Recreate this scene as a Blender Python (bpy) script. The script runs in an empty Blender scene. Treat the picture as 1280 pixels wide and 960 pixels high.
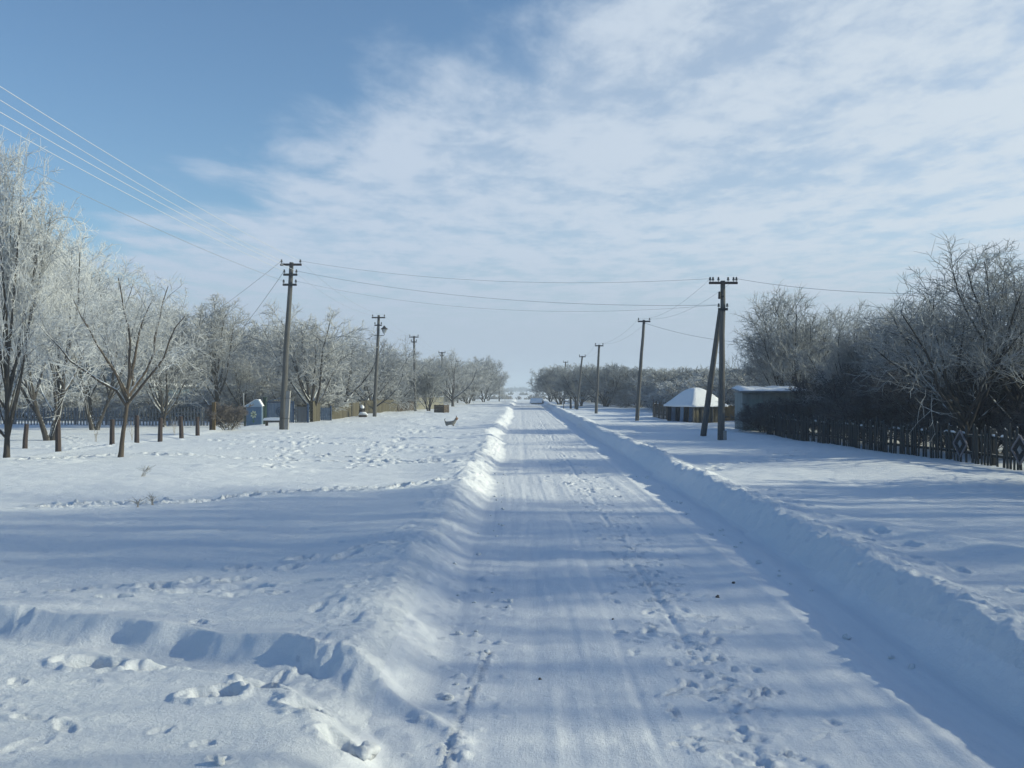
import bpy, math, random
import numpy as np

R = math.radians
F = 1240.0            # focal length in photograph pixels (1280 wide)
VX, VY, CAM_H = 650.0, 487.0, 2.2
SUN_EL, SUN_AZ = 22.0, 90.0

scene = bpy.context.scene
col = scene.collection

# ------------------------------------------------------------------ noise
def _hash(ix, iy, seed):
    n = (ix.astype(np.int64) * 374761393 + iy.astype(np.int64) * 668265263 + seed * 974711) & 0x7fffffff
    n = ((n ^ (n >> 13)) * 1274126177) & 0x7fffffff
    n = (n ^ (n >> 16)) & 0xffff
    return n / 32767.5 - 1.0

def vnoise(x, y, seed=0):
    x = np.asarray(x, float); y = np.asarray(y, float)
    ix = np.floor(x); iy = np.floor(y)
    fx = x - ix; fy = y - iy
    fx = fx * fx * fx * (fx * (fx * 6 - 15) + 10); fy = fy * fy * fy * (fy * (fy * 6 - 15) + 10)
    a = _hash(ix, iy, seed); b = _hash(ix + 1, iy, seed)
    c = _hash(ix, iy + 1, seed); d = _hash(ix + 1, iy + 1, seed)
    return (a * (1 - fx) + b * fx) * (1 - fy) + (c * (1 - fx) + d * fx) * fy

def fbm(x, y, seed=0, octaves=4, gain=0.5):
    s = 0; amp = 1.0; tot = 0
    for o in range(octaves):
        s = s + amp * vnoise(x * 2 ** o + 13.7 * o, y * 2 ** o + 7.3 * o, seed + o)
        tot += amp; amp *= gain
    return s / tot

def sst(a, b, x):
    t = np.clip((x - a) / (b - a), 0, 1)
    return t * t * (3 - 2 * t)

# ------------------------------------------------------------------ ground heights
TR = np.array([(-8, 8.6), (-5.5, 8.4), (-4.2, 8.15), (-3.0, 7.75), (-2.05, 7.32), (-1.5, 6.98), (-1.05, 6.5), (-0.8, 6.05), (-0.55, 5.5), (-0.35, 5.0)])

def seg_dist(x, y, pts):
    best = np.full(np.shape(x), 1e9); sgn = np.zeros(np.shape(x)); along = np.zeros(np.shape(x)); acc = 0.0
    for (x0, y0), (x1, y1) in zip(pts[:-1], pts[1:]):
        dx, dy = x1 - x0, y1 - y0; L = math.hypot(dx, dy)
        t = np.clip(((x - x0) * dx + (y - y0) * dy) / (L * L), 0, 1)
        d = np.hypot(x - x0 - t * dx, y - y0 - t * dy)
        s = ((x - x0) * dy - (y - y0) * dx) / L       # positive on the camera side of the trench
        m = d < best
        best = np.where(m, d, best); sgn = np.where(m, -s, sgn); along = np.where(m, acc + t * L, along); acc += L
    return best, sgn, along

def road_left(y):
    return -0.66 + 0.10 * vnoise(y / 1.7, y * 0 + 3.3, 21) + 0.22 * vnoise(y / 6.5, y * 0 + 1.3, 22) * sst(12, 30, y) + 0.05 * vnoise(y / .5, y * 0, 23)

def road_right(y):
    return 3.34 + 0.07 * vnoise(y / 1.9, y * 0 + 9.3, 31) + 0.12 * vnoise(y / 8.0, y * 0 + 4.3, 32) + 0.04 * vnoise(y / .45, y * 0, 33)

def base_height(x, y):
    x = np.asarray(x, float); y = np.asarray(y, float)
    far = sst(165, 260, y)
    near = 1 - sst(60, 160, y)
    # open field level, drifts and small wind ripples
    f = 0.23 + 0.075 * fbm(x / 5.5, y / 7.5, 1, 3) + 0.028 * fbm(x / 1.3 + 0.25 * y, y / 0.9, 5, 3) * near
    f = f + 0.006 * fbm(x / .075, y / .06, 14, 2) * (1 - sst(14, 30, y)) + 0.013 * fbm(x / 0.28, y / 0.16, 9, 3) * near + 0.02 * fbm(x / .8, y / .35, 10, 3) * near * sst(-.1, .4, vnoise(x / 2.3, y / 2.6, 12))
    # trampled, lumpy snow
    tramp = sst(0.05, 0.45, vnoise(x / 3.2, y / 4.0, 41) + 0.25 * vnoise(x / 1.1, y / 1.3, 42)) * sst(20, 27, y) * (1 - sst(120, 160, y)) * sst(1.2, 3, -x) * (1 - sst(11, 14, -x))
    tramp = np.maximum(tramp, 0.8 * sst(62, 80, y) * (1 - sst(150, 170, y)) * sst(1, 2, -x) * (1 - sst(11, 14, -x)))
    f = f + tramp * (0.085 * np.abs(fbm(x / 0.55, y / 0.75, 43, 3)) + 0.05 * vnoise(x / 1.4, y / 1.6, 47))
    # ditch between the drift and the fence-post row on the left, yard beyond a little lower
    f = f - 0.10 * np.exp(-((y - 19.0 - 0.05 * x) / 1.5) ** 2) * sst(3.5, 7, -x) * (1 - sst(14, 16, -x))
    f = f + 0.12 * np.exp(-((y - 23.5) / 3.0) ** 2) * sst(5, 8, -x) * (1 - sst(14, 17, -x))
    f = f - 0.20 * sst(14.2, 16.5, -x) * (1 - sst(100, 150, y))
    f = f + 0.05 * np.exp(-((x + 14.4) / .35) ** 2) * sst(20, 24, y) * (1 - sst(45, 50, y))
    # snow verge on the right: low drift with a soft crest running away from the road
    cr = 4.0 + (16.5 - y) * 0.42
    f = f + 0.09 * np.exp(-((x - cr) / 0.45) ** 2) * sst(8, 11, y) * (1 - sst(16, 19, y)) * sst(3.9, 4.6, x)
    f = f + 0.04 * np.exp(-((x - 9.6 + 0.5 * vnoise(y / 3., y * 0, 51)) / 1.0) ** 2) * sst(15, 22, y)
    # banks thrown up by the plough
    L = road_left(y); Rr = road_right(y)
    ul = L - x; ur = x - Rr
    hl = 0.305 + 0.05 * vnoise(y / 2.4, y * 0 + .7, 61) + 0.05 * vnoise(y / .7, y * 0, 62)
    hr = 0.375 + 0.05 * vnoise(y / 2.1, y * 0 + .2, 63) + 0.03 * vnoise(y / .6, y * 0, 64)
    lump = 0.05 * fbm(x / 0.30, y / 0.36, 65, 4, .6) + .02 * np.abs(fbm(x / .11, y / .12, 66, 2))
    facel = sst(-.04, 0.70, ul); facer = sst(0.0, 0.50, ur)
    chunk = .05 * np.maximum(vnoise(x / .13, y / .15, 67) - .15, 0) + .035 * np.maximum(vnoise(x / .07, y / .075, 68) - .2, 0)
    lump = lump * (.45 + .55 * sst(5.6, 7.2, y)) + chunk * sst(6.0, 7.4, y)
    lump_l = lump * (.55 + .45 * sst(16, 24, y))
    bl = hl * facel - (hl - f) * sst(0.65, 2.4, ul) + lump_l * sst(0.02, .3, ul) * (1 - sst(.7, 1.6, ul))
    br = hr * facer - (hr - f) * sst(0.50, 1.3, ur) + lump * sst(0.02, .3, ur) * (1 - sst(.6, 1.3, ur))
    # the road surface: packed snow, scraped lengthwise
    xw = x + .06 * vnoise(y / 3.1, x * 0, 79) + .10 * vnoise(y / 9., x * 0 + 2, 80)
    r = 0.005 * vnoise(xw / 0.06, y / 2.2, 71) * sst(-.5, .5, vnoise(x / .5, y / 3., 70)) + 0.006 * vnoise(xw / 0.19, y / 6.0, 72) + 0.012 * vnoise(x / 0.9, y / 4.0, 73) + 0.007 * fbm(x / 0.12, y / 0.16, 74, 3)
    r = r - 0.022 * np.exp(-((x - 2.95 - 0.05 * vnoise(y / 2, y * 0, 75)) / 0.16) ** 2) + 0.012 * np.exp(-((x - 2.66) / 0.06) ** 2)
    ww = 0.03 * vnoise(y / 2.5, y * 0 + 5, 76)
    r = r - 0.020 * np.exp(-((x - 1.46 - ww) / 0.035) ** 2) * sst(-.4, .3, vnoise(y / 1.3, y * 0, 77))
    r = r - 0.010 * np.exp(-((x - 0.86 - ww * .7) / 0.03) ** 2) * sst(-.3, .4, vnoise(y / 1.7, y * 0, 78))
    r = r - 0.008 * np.exp(-((x - 0.12 + ww) / 0.10) ** 2) - 0.007 * np.exp(-((x - 2.1 + ww) / 0.12) ** 2)
    onroad = (ul < 0) & (ur < 0)
    z = np.where(onroad, r * sst(0, 0.15, -ul) * sst(0, 0.15, -ur), np.where(ul >= 0, bl, br))
    # the trodden trench in front
    d, s, al = seg_dist(x, y, TR)
    d = d + 0.05 * vnoise(x / .3, y / .3, 81)
    dep = 0.135 * (1 - sst(0.12, 0.46, d)) * (1 - 0.75 * sst(7.0, 8.5, al))
    lip = np.exp(-((d - 0.43) / 0.07) ** 2) * np.where(s > 0, 0.065, 0.02) * (0.8 + 0.5 * vnoise(al / .5, s * 0, 82))
    lip = lip * (1 - sst(7.6, 8.6, al))
    near_l = (y < 14) & (x < 1)
    zt = np.minimum(z, np.where(d < 0.42, np.maximum(z - dep, -0.0 + 0.02 * fbm(x / .2, y / .2, 83, 2)), z)) + lip
    z = np.where(near_l, zt, z)
    # far country: a shallow dip, then land that rises gently to the horizon
    land = -1.6 * sst(200, 380, y) + 1.0 * sst(420, 700, y) + 4.0 * sst(700, 3000, y) + 0.5 * fbm(x / 90, y / 160, 91, 2) * sst(220, 500, y)
    z = z * (1 - far) + (0.0 + land) * far
    return z

rng0 = random.Random(5)
DIMPLES = []      # x, y, half length, half width, angle, depth, rim
def foot(x, y, a, l=.15, w=.07, dep=.03, rim=.35):
    DIMPLES.append((x, y, l, w, a, dep, rim))
# foot prints between the wheel lines on the road
for i in range(420):
    y = 4.2 + 20 * rng0.random() ** 1.4
    x = 1.46 + rng0.gauss(0.02, 0.26)
    if rng0.random() < .12: x += rng0.uniform(-.6, .6)
    foot(x, y, rng0.choice([0, 0, math.pi / 2]) + rng0.gauss(1.45, .5), rng0.uniform(.06, .15), rng0.uniform(.022, .05), rng0.uniform(.006, .022), .6)
for i in range(150):
    y = 20 + 45 * rng0.random(); x = 1.4 + rng0.gauss(0, .45)
    foot(x, y, rng0.gauss(1.5, .5), rng0.uniform(.12, .22), rng0.uniform(.05, .09), rng0.uniform(.015, .035), .5)
# tracks across the left field
def trail(p0, p1, n, spread=.25, dep=(.04, .09), step2=.14):
    dx, dy = p1[0] - p0[0], p1[1] - p0[1]; a = math.atan2(dy, dx)
    for i in range(n):
        t = (i + rng0.uniform(-.2, .2)) / n
        o = (step2 if i % 2 else -step2) + rng0.gauss(0, spread * .4)
        foot(p0[0] + dx * t - math.sin(a) * o, p0[1] + dy * t + math.cos(a) * o, a + rng0.gauss(0, .25), rng0.uniform(.15, .24), rng0.uniform(.08, .13), rng0.uniform(*dep), .45)
trail((-8.5, 17.2), (-1.2, 20.6), 34); trail((-8.0, 17.0), (-4.5, 19.2), 22, .5)
trail((-12, 30), (-1.6, 26.5), 40); trail((-13.2, 39), (-2.0, 33), 46); trail((-9, 34), (-3, 27), 30, .6)
trail((-12.5, 44), (-3.0, 47), 40, .5); trail((-6, 24), (-9, 44), 44, .5); trail((-4, 25), (-5.5, 52), 60, .7)
trail((-12.2, 29.5), (-13.6, 26.5), 12, .2, (.05, .1)); trail((-13.6, 33), (-22, 47), 40, .6); trail((-16, 36), (-26, 40), 40, .8)
trail((-15, 30), (-22, 33), 24, .6); trail((-3.6, 9.9), (-1.5, 12.6), 9, .25, (.03, .06)); trail((-4.4, 9.6), (-2.4, 9.9), 7, .3, (.02, .05))
trail((4.2, 30), (6.5, 62), 70, .6, (.03, .07)); trail((4.4, 24), (9.8, 33), 40, .5, (.02, .05)); trail((4.3, 8), (5.2, 20), 26, .7, (.015, .035))
for i in range(150):
    y = rng0.uniform(26, 85); x = -rng0.uniform(1.6, 11.5)
    foot(x, y, rng0.uniform(0, 3.1), rng0.uniform(.15, .3), rng0.uniform(.1, .16), rng0.uniform(.03, .09), .5)
for i in range(70):
    y = rng0.uniform(4.3, 15); x = -rng0.uniform(1.3, 6)
    foot(x, y, rng0.uniform(0, 3.1), rng0.uniform(.05, .16), rng0.uniform(.04, .08), rng0.uniform(.006, .018), .5)
for i in range(90):
    y = rng0.uniform(4.3, 12); x = rng0.uniform(-.75, -.1)
    foot(x, y, rng0.uniform(0, 3.1), rng0.uniform(.03, .07), rng0.uniform(.02, .05), -rng0.uniform(.008, .03), 0)
# deep holes beside the trench
for (x, y, l, w, a, dp) in [(-3.05, 7.1, .26, .13, .05, .17), (-1.96, 6.38, .17, .12, .15, .17), (-1.33, 6.2, .15, .12, -.6, .15), (-1.72, 6.6, .2, .10, -.5, .11),
                            (-2.2, 10.1, .25, .10, .1, .06), (-2.75, 10.0, .24, .12, 0, .05), (-1.05, 5.75, .13, .1, -.5, .10), (-2.6, 7.05, .2, .09, 0, .09)]:
    foot(x, y, a, l, w, dp * .75, .2)
# the curved sledge line near the camera, as a run of short grooves
for i in range(60):
    t = i / 59.
    y = 4.6 + 3.7 * t; x = -0.50 + 0.24 * t ** 1.4
    foot(x, y, math.pi / 2 - .08, .06, .03, .012, .8)

def apply_dimples(X, Y, Z, ys):
    for (cx, cy, l, w, a, dep, rim) in DIMPLES:
        rad = 2.2 * max(l, w)
        r0, r1 = np.searchsorted(ys, (cy - rad, cy + rad))
        if r1 <= r0: continue
        xx = X[r0:r1] - cx; m = np.abs(xx) < rad
        cols = np.where(m.any(axis=0))[0]
        if len(cols) == 0: continue
        c0, c1 = cols[0], cols[-1] + 1
        dx = X[r0:r1, c0:c1] - cx; dy = Y[r0:r1, c0:c1] - cy
        u = (dx * math.cos(a) + dy * math.sin(a)) / l; v = (-dx * math.sin(a) + dy * math.cos(a)) / w
        q = np.sqrt(u * u + v * v) + .30 * vnoise(dx / (.55 * w) + cx * 7, dy / (.55 * w) + cy * 5, 17) * (l < .4)
        Z[r0:r1, c0:c1] += -dep * (1 - sst(0.55, 1.05, q)) + rim * dep * np.exp(-((q - 1.25) / .22) ** 2)

def gz(x, y):
    return float(base_height(np.array([float(x)]), np.array([float(y)]))[0])

def px(p, d):         # world x of photograph column p at distance d
    return (p - VX) * d / F
def pz(p, d):         # world z of photograph row p at distance d
    return CAM_H - (p - VY) * d / F

# ------------------------------------------------------------------ materials
def new_mat(name):
    m = bpy.data.materials.new(name); m.use_nodes = True
    nt = m.node_tree
    return m, nt, nt.nodes['Principled BSDF']

def simple(name, c1, c2=None, rough=.8, scale=6, bump=0.0, stretch=(1, 1, 1), snow=0.0, metallic=0.0, spec=.3):
    m, nt, b = new_mat(name)
    b.inputs['Roughness'].default_value = rough; b.inputs['Metallic'].default_value = metallic
    b.inputs['Specular IOR Level'].default_value = spec
    tc = nt.nodes.new('ShaderNodeTexCoord'); mp = nt.nodes.new('ShaderNodeMapping'); mp.inputs['Scale'].default_value = stretch
    nz = nt.nodes.new('ShaderNodeTexNoise'); nz.inputs['Scale'].default_value = scale; nz.inputs['Detail'].default_value = 6; nz.inputs['Roughness'].default_value = .65
    nt.links.new(tc.outputs['Object'], mp.inputs['Vector']); nt.links.new(mp.outputs[0], nz.inputs['Vector'])
    rp = nt.nodes.new('ShaderNodeValToRGB'); rp.color_ramp.elements[0].position = .3; rp.color_ramp.elements[1].position = .7
    c2 = c2 or tuple(v * .7 for v in c1)
    rp.color_ramp.elements[0].color = (*c2, 1); rp.color_ramp.elements[1].color = (*c1, 1)
    nt.links.new(nz.outputs['Fac'], rp.inputs[0])
    out = rp.outputs[0]
    if snow > 0:        # rime and snow caught on upward faces
        ge = nt.nodes.new('ShaderNodeNewGeometry'); sp = nt.nodes.new('ShaderNodeSeparateXYZ'); nt.links.new(ge.outputs['Normal'], sp.inputs[0])
        n2 = nt.nodes.new('ShaderNodeTexNoise'); n2.inputs['Scale'].default_value = 9; n2.inputs['Detail'].default_value = 4
        nt.links.new(tc.outputs['Object'], n2.inputs['Vector'])
        ad = nt.nodes.new('ShaderNodeMath'); ad.operation = 'MULTIPLY_ADD'; ad.inputs[1].default_value = 1.0; nt.links.new(sp.outputs['Z'], ad.inputs[0]); nt.links.new(n2.outputs['Fac'], ad.inputs[2])
        mr = nt.nodes.new('ShaderNodeMapRange'); mr.inputs['From Min'].default_value = 1.15 - snow; mr.inputs['From Max'].default_value = 1.4 - snow; nt.links.new(ad.outputs[0], mr.inputs['Value'])
        mx = nt.nodes.new('ShaderNodeMix'); mx.data_type = 'RGBA'; nt.links.new(mr.outputs[0], mx.inputs['Factor']); nt.links.new(out, mx.inputs['A']); mx.inputs['B'].default_value = (.72, .76, .80, 1)
        out = mx.outputs['Result']
    nt.links.new(out, b.inputs['Base Color'])
    if bump > 0:
        bp = nt.nodes.new('ShaderNodeBump'); bp.inputs['Strength'].default_value = bump; bp.inputs['Distance'].default_value = .02
        nt.links.new(nz.outputs['Fac'], bp.inputs['Height']); nt.links.new(bp.outputs[0], b.inputs['Normal'])
    return m

def snow_mat(name, c, road=False):
    m, nt, b = new_mat(name)
    b.inputs['Roughness'].default_value = .7; b.inputs['Specular IOR Level'].default_value = .25
    tc = nt.nodes.new('ShaderNodeTexCoord')
    mp = nt.nodes.new('ShaderNodeMapping'); mp.inputs['Scale'].default_value = (1, .05, 1) if road else (1, 1, 1)
    nt.links.new(tc.outputs['Object'], mp.inputs['Vector'])
    nz = nt.nodes.new('ShaderNodeTexNoise'); nz.inputs['Scale'].default_value = 14 if road else 2.2; nz.inputs['Detail'].default_value = 8; nz.inputs['Roughness'].default_value = .7
    nt.links.new(mp.outputs[0], nz.inputs['Vector'])
    rp = nt.nodes.new('ShaderNodeValToRGB'); rp.color_ramp.elements[0].position = .25; rp.color_ramp.elements[1].position = .75
    k = .90 if road else .95
    rp.color_ramp.elements[0].color = (c[0] * k, c[1] * k, c[2] * (k + .03), 1); rp.color_ramp.elements[1].color = (*c, 1)
    nt.links.new(nz.outputs['Fac'], rp.inputs[0]); nt.links.new(rp.outputs[0], b.inputs['Base Color'])
    g = nt.nodes.new('ShaderNodeTexNoise'); g.inputs['Scale'].default_value = 28; g.inputs['Detail'].default_value = 9; g.inputs['Roughness'].default_value = .75
    nt.links.new(tc.outputs['Object'], g.inputs['Vector'])
    bp = nt.nodes.new('ShaderNodeBump'); bp.inputs['Strength'].default_value = .75; bp.inputs['Distance'].default_value = .035 if not road else .016
    nt.links.new(g.outputs['Fac'], bp.inputs['Height'])
    last = bp
    if road:
        b2 = nt.nodes.new('ShaderNodeBump'); b2.inputs['Strength'].default_value = .5; b2.inputs['Distance'].default_value = .010
        nt.links.new(nz.outputs['Fac'], b2.inputs['Height']); nt.links.new(bp.outputs[0], b2.inputs['Normal']); last = b2
    nt.links.new(last.outputs[0], b.inputs['Normal'])
    return m

def twig_mat(name, bark, rime, amount):
    """Thin twigs carry hoar frost; the mesh stores how thin each branch is."""
    m, nt, b = new_mat(name)
    b.inputs['Roughness'].default_value = .85; b.inputs['Specular IOR Level'].default_value = .15
    at = nt.nodes.new('ShaderNodeAttribute'); at.attribute_name = 'thin'
    tc = nt.nodes.new('ShaderNodeTexCoord'); nz = nt.nodes.new('ShaderNodeTexNoise'); nz.inputs['Scale'].default_value = 1.3; nz.inputs['Detail'].default_value = 5
    nt.links.new(tc.outputs['Object'], nz.inputs['Vector'])
    ge = nt.nodes.new('ShaderNodeNewGeometry'); sp = nt.nodes.new('ShaderNodeSeparateXYZ'); nt.links.new(ge.outputs['Normal'], sp.inputs[0])
    a = nt.nodes.new('ShaderNodeMath'); a.operation = 'MULTIPLY_ADD'; nt.links.new(at.outputs['Fac'], a.inputs[0]); a.inputs[1].default_value = amount; nt.links.new(nz.outputs['Fac'], a.inputs[2])
    c = nt.nodes.new('ShaderNodeMath'); c.operation = 'MULTIPLY_ADD'; nt.links.new(sp.outputs['Z'], c.inputs[0]); c.inputs[1].default_value = .25; nt.links.new(a.outputs[0], c.inputs[2])
    mr = nt.nodes.new('ShaderNodeMapRange'); mr.inputs['From Min'].default_value = .55; mr.inputs['From Max'].default_value = 1.35; nt.links.new(c.outputs[0], mr.inputs['Value'])
    mx = nt.nodes.new('ShaderNodeMix'); mx.data_type = 'RGBA'; nt.links.new(mr.outputs[0], mx.inputs['Factor'])
    mx.inputs['A'].default_value = (*bark, 1); mx.inputs['B'].default_value = (*rime, 1)
    nt.links.new(mx.outputs['Result'], b.inputs['Base Color'])
    return m

def stain(m):
    nt = m.node_tree; b = nt.nodes['Principled BSDF']; src = b.inputs['Base Color'].links[0].from_socket
    tc = nt.nodes.new('ShaderNodeTexCoord'); mp = nt.nodes.new('ShaderNodeMapping'); mp.inputs['Scale'].default_value = (1.6, .12, 1)
    n = nt.nodes.new('ShaderNodeTexNoise'); n.inputs['Scale'].default_value = 1.0; n.inputs['Detail'].default_value = 7; n.inputs['Roughness'].default_value = .65
    nt.links.new(tc.outputs['Object'], mp.inputs['Vector']); nt.links.new(mp.outputs[0], n.inputs['Vector'])
    mr = nt.nodes.new('ShaderNodeMapRange'); mr.inputs['From Min'].default_value = .5; mr.inputs['From Max'].default_value = .8; mr.inputs['To Max'].default_value = .55
    nt.links.new(n.outputs['Fac'], mr.inputs['Value'])
    mx = nt.nodes.new('ShaderNodeMix'); mx.data_type = 'RGBA'; nt.links.new(mr.outputs[0], mx.inputs['Factor']); nt.links.new(src, mx.inputs['A']); mx.inputs['B'].default_value = (.68, .70, .735, 1)
    nt.links.new(mx.outputs['Result'], b.inputs['Base Color'])

SNOW = snow_mat('snow', (.83, .865, .90))
ROADSNOW = snow_mat('packed snow', (.80, .83, .87), True)
stain(ROADSNOW)
SNOWCAP = snow_mat('snow cap', (.84, .87, .90))
BARK = simple('bark', (.066, .060, .054), (.03, .028, .026), .9, 7, .8, (1, 1, .25), snow=.42)
BARK_DARK = simple('dark bark', (.04, .037, .034), (.018, .017, .017), .9, 7, .8, (1, 1, .25), snow=.08)
BARK_PALE = simple('young bark', (.105, .085, .066), (.05, .04, .033), .85, 9, .6, (1, 1, .3), snow=.32)
TW_WHITE = twig_mat('heavy rime twigs', (.06, .05, .045), (.66, .685, .70), .9)
TW_GREY = twig_mat('rimed twigs', (.06, .052, .047), (.54, .565, .58), .74)
TW_MID = twig_mat('lightly rimed twigs', (.042, .041, .039), (.42, .45, .465), .62)
TW_DARK = twig_mat('dark twigs', (.030, .028, .028), (.20, .21, .225), .42)
TW_BROWN = twig_mat('brown shrub twigs', (.07, .055, .045), (.30, .28, .27), .5)
WOODGREY = simple('weathered pole wood', (.125, .125, .118), (.07, .07, .07), .85, 8, .5, (1, 1, .08))
CONCRETE = simple('concrete', (.34, .335, .32), (.24, .235, .23), .9, 12, .3)
IRON = simple('dark iron', (.035, .037, .04), (.022, .023, .025), .6, 10, .1)
PORC = simple('insulator', (.12, .13, .13), (.05, .055, .06), .3, 10)
WIREFROST = simple('frosted wire', (.62, .65, .68), (.48, .51, .55), .8, 20)
WIREDARK = simple('bare wire', (.13, .14, .155), (.09, .1, .11), .6, 20)
WIREGREY = simple('greyish wire', (.30, .32, .35), (.2, .22, .25), .7, 20)
POSTWOOD = simple('old post wood', (.075, .058, .055), (.035, .028, .028), .9, 9, .6, (1, 1, .12))
PICKETGREY = simple('grey pickets', (.22, .24, .26), (.12, .13, .15), .85, 5, .3, (1, 1, .1))
PICKETDARK = simple('dark pickets', (.05, .055, .055), (.02, .022, .022), .9, 5, .5, (1, 1, .1), snow=.05)
PLANK = simple('brown planks', (.115, .105, .068), (.065, .058, .04), .85, 4, .4, (1, 1, .1))
PLANKDARK = simple('dark brown planks', (.10, .075, .05), (.05, .04, .03), .85, 4, .4, (1, 1, .1))
OCHRE = simple('ochre planks', (.17, .115, .045), (.085, .06, .03), .85, 3, .4, (1, 1, .1))
BLUE = simple('blue paint', (.10, .19, .30), (.07, .13, .22), .55, 4, .15)
BLUEDARK = simple('dark blue paint', (.055, .10, .18), (.035, .065, .12), .55, 4, .1)
BLUEGREY = simple('blue grey paint', (.17, .24, .33), (.12, .17, .25), .6, 4, .1)
PALEBLUE = simple('pale blue board', (.34, .46, .56), (.26, .37, .48), .6, 4, .1)
GREEN = simple('dark green paint', (.03, .07, .05), (.018, .04, .03), .6, 4, .1)
WHITEPAINT = simple('white paint', (.72, .73, .70), (.6, .61, .58), .6, 5)
YELLOW = simple('yellow green paint', (.42, .44, .16), (.3, .32, .1), .6, 5)
CREAM = simple('cream plaster', (.50, .46, .33), (.40, .37, .27), .85, 3, .2)
BLUEWALL = simple('blue grey plaster', (.17, .24, .30), (.12, .18, .23), .85, 2, .2)
ROOF = simple('slate roof', (.22, .24, .26), (.14, .155, .17), .85, 4, .3, snow=.35)
SHEDWALL = simple('grey green shed boards', (.24, .28, .28), (.16, .19, .195), .9, 4, .4, (1, 1, .12))
TARP = simple('blue tarpaulin', (.085, .13, .20), (.04, .055, .08), .6, 3, .2)
DARKGAP = simple('dark gap shade', (.025, .027, .03), (.012, .013, .015), .9, 3)  # near-black colour stands for shade in the gaps between the hut's sheets
GLASSDARK = simple('window glass', (.03, .04, .05), (.02, .025, .03), .15, 3)
LAMPGLASS = simple('lantern glass', (.5, .53, .55), (.4, .43, .46), .25, 5)
FURDOG = simple('dog fur', (.28, .27, .24), (.17, .165, .15), .9, 14, .4)
FURTAN = simple('tan fur', (.30, .16, .08), (.2, .1, .05), .9, 14, .4)
CLOD = simple('dirt clod', (.11, .10, .095), (.07, .064, .06), .9, 20, .5)
DRY = simple('dry weed', (.46, .42, .36), (.32, .28, .24), .9, 10, snow=.3)
FARWOOD = simple('far wood', (.14, .155, .165), (.09, .10, .11), .95, .05)
FARHEDGE = simple('far hedge', (.20, .18, .16), (.10, .095, .09), .95, .2, snow=.2)

# ------------------------------------------------------------------ object helpers
def tag(o, label=None, cat=None, group=None, kind=None):
    if label: o['label'] = label
    if cat: o['category'] = cat
    if group: o['group'] = group
    if kind: o['kind'] = kind
    return o

def empty(name, loc, label, cat, group=None, rz=0.0):
    o = bpy.data.objects.new(name, None); o.empty_display_size = .3
    o.location = loc; o.rotation_euler = (0, 0, rz); col.objects.link(o)
    return tag(o, label, cat, group)

def link_mesh(name, me, mat, parent=None, smooth=False):
    if smooth is True:
        me.polygons.foreach_set('use_smooth', np.ones(len(me.polygons), bool))
    me.materials.append(mat)
    o = bpy.data.objects.new(name, me); col.objects.link(o)
    if parent is not None: o.parent = parent
    return o

class MB:
    def __init__(s): s.v = []; s.f = []
    def box(s, c, size, rz=0.0, ry=0.0, rx=0.0):
        hx, hy, hz = (q / 2 for q in size); n = len(s.v)
        for dx in (-hx, hx):
            for dy in (-hy, hy):
                for dz in (-hz, hz):
                    x, y, z = dx, dy, dz
                    y, z = y * math.cos(rx) - z * math.sin(rx), y * math.sin(rx) + z * math.cos(rx)
                    x, z = x * math.cos(ry) + z * math.sin(ry), -x * math.sin(ry) + z * math.cos(ry)
                    x, y = x * math.cos(rz) - y * math.sin(rz), x * math.sin(rz) + y * math.cos(rz)
                    s.v.append((c[0] + x, c[1] + y, c[2] + z))
        for q in ((0, 1, 3, 2), (4, 6, 7, 5), (0, 4, 5, 1), (2, 3, 7, 6), (0, 2, 6, 4), (1, 5, 7, 3)):
            s.f.append(tuple(n + i for i in q))
        return s
    def tube(s, pts, rad, sides=8, cap=True):
        pts = np.array(pts, float); K = len(pts); rad = np.broadcast_to(np.array(rad, float), (K,))
        n = len(s.v)
        for i in range(K):
            t = pts[min(i + 1, K - 1)] - pts[max(i - 1, 0)]; t /= np.linalg.norm(t) + 1e-9
            ref = np.array((1., 0, 0)) if abs(t[0]) < .8 else np.array((0, 1., 0))
            a = np.cross(t, ref); a /= np.linalg.norm(a); b = np.cross(t, a)
            for k in range(sides):
                w = 2 * math.pi * k / sides
                s.v.append(tuple(pts[i] + rad[i] * (math.cos(w) * a + math.sin(w) * b)))
        for i in range(K - 1):
            for k in range(sides):
                k2 = (k + 1) % sides
                s.f.append((n + i * sides + k, n + i * sides + k2, n + (i + 1) * sides + k2, n + (i + 1) * sides + k))
        if cap:
            s.f.append(tuple(n + k for k in range(sides))[::-1]); s.f.append(tuple(n + (K - 1) * sides + k for k in range(sides)))
        return s
    def poly(s, vs, faces):
        n = len(s.v); s.v += [tuple(q) for q in vs]; s.f += [tuple(n + i for i in fc) for fc in faces]; return s
    def extrude(s, outline, depth_vec):
        """closed outline (3-D points) pushed along depth_vec"""
        n = len(outline); d = depth_vec
        vs = list(outline) + [(p[0] + d[0], p[1] + d[1], p[2] + d[2]) for p in outline]
        fs = [tuple(range(n))[::-1], tuple(range(n, 2 * n))] + [(i, (i + 1) % n, n + (i + 1) % n, n + i) for i in range(n)]
        return s.poly(vs, fs)
    def build(s, name, mat, parent=None, smooth=False):
        me = bpy.data.meshes.new(name); me.from_pydata(s.v, [], s.f); me.update()
        return link_mesh(name, me, mat, parent, smooth)

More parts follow.
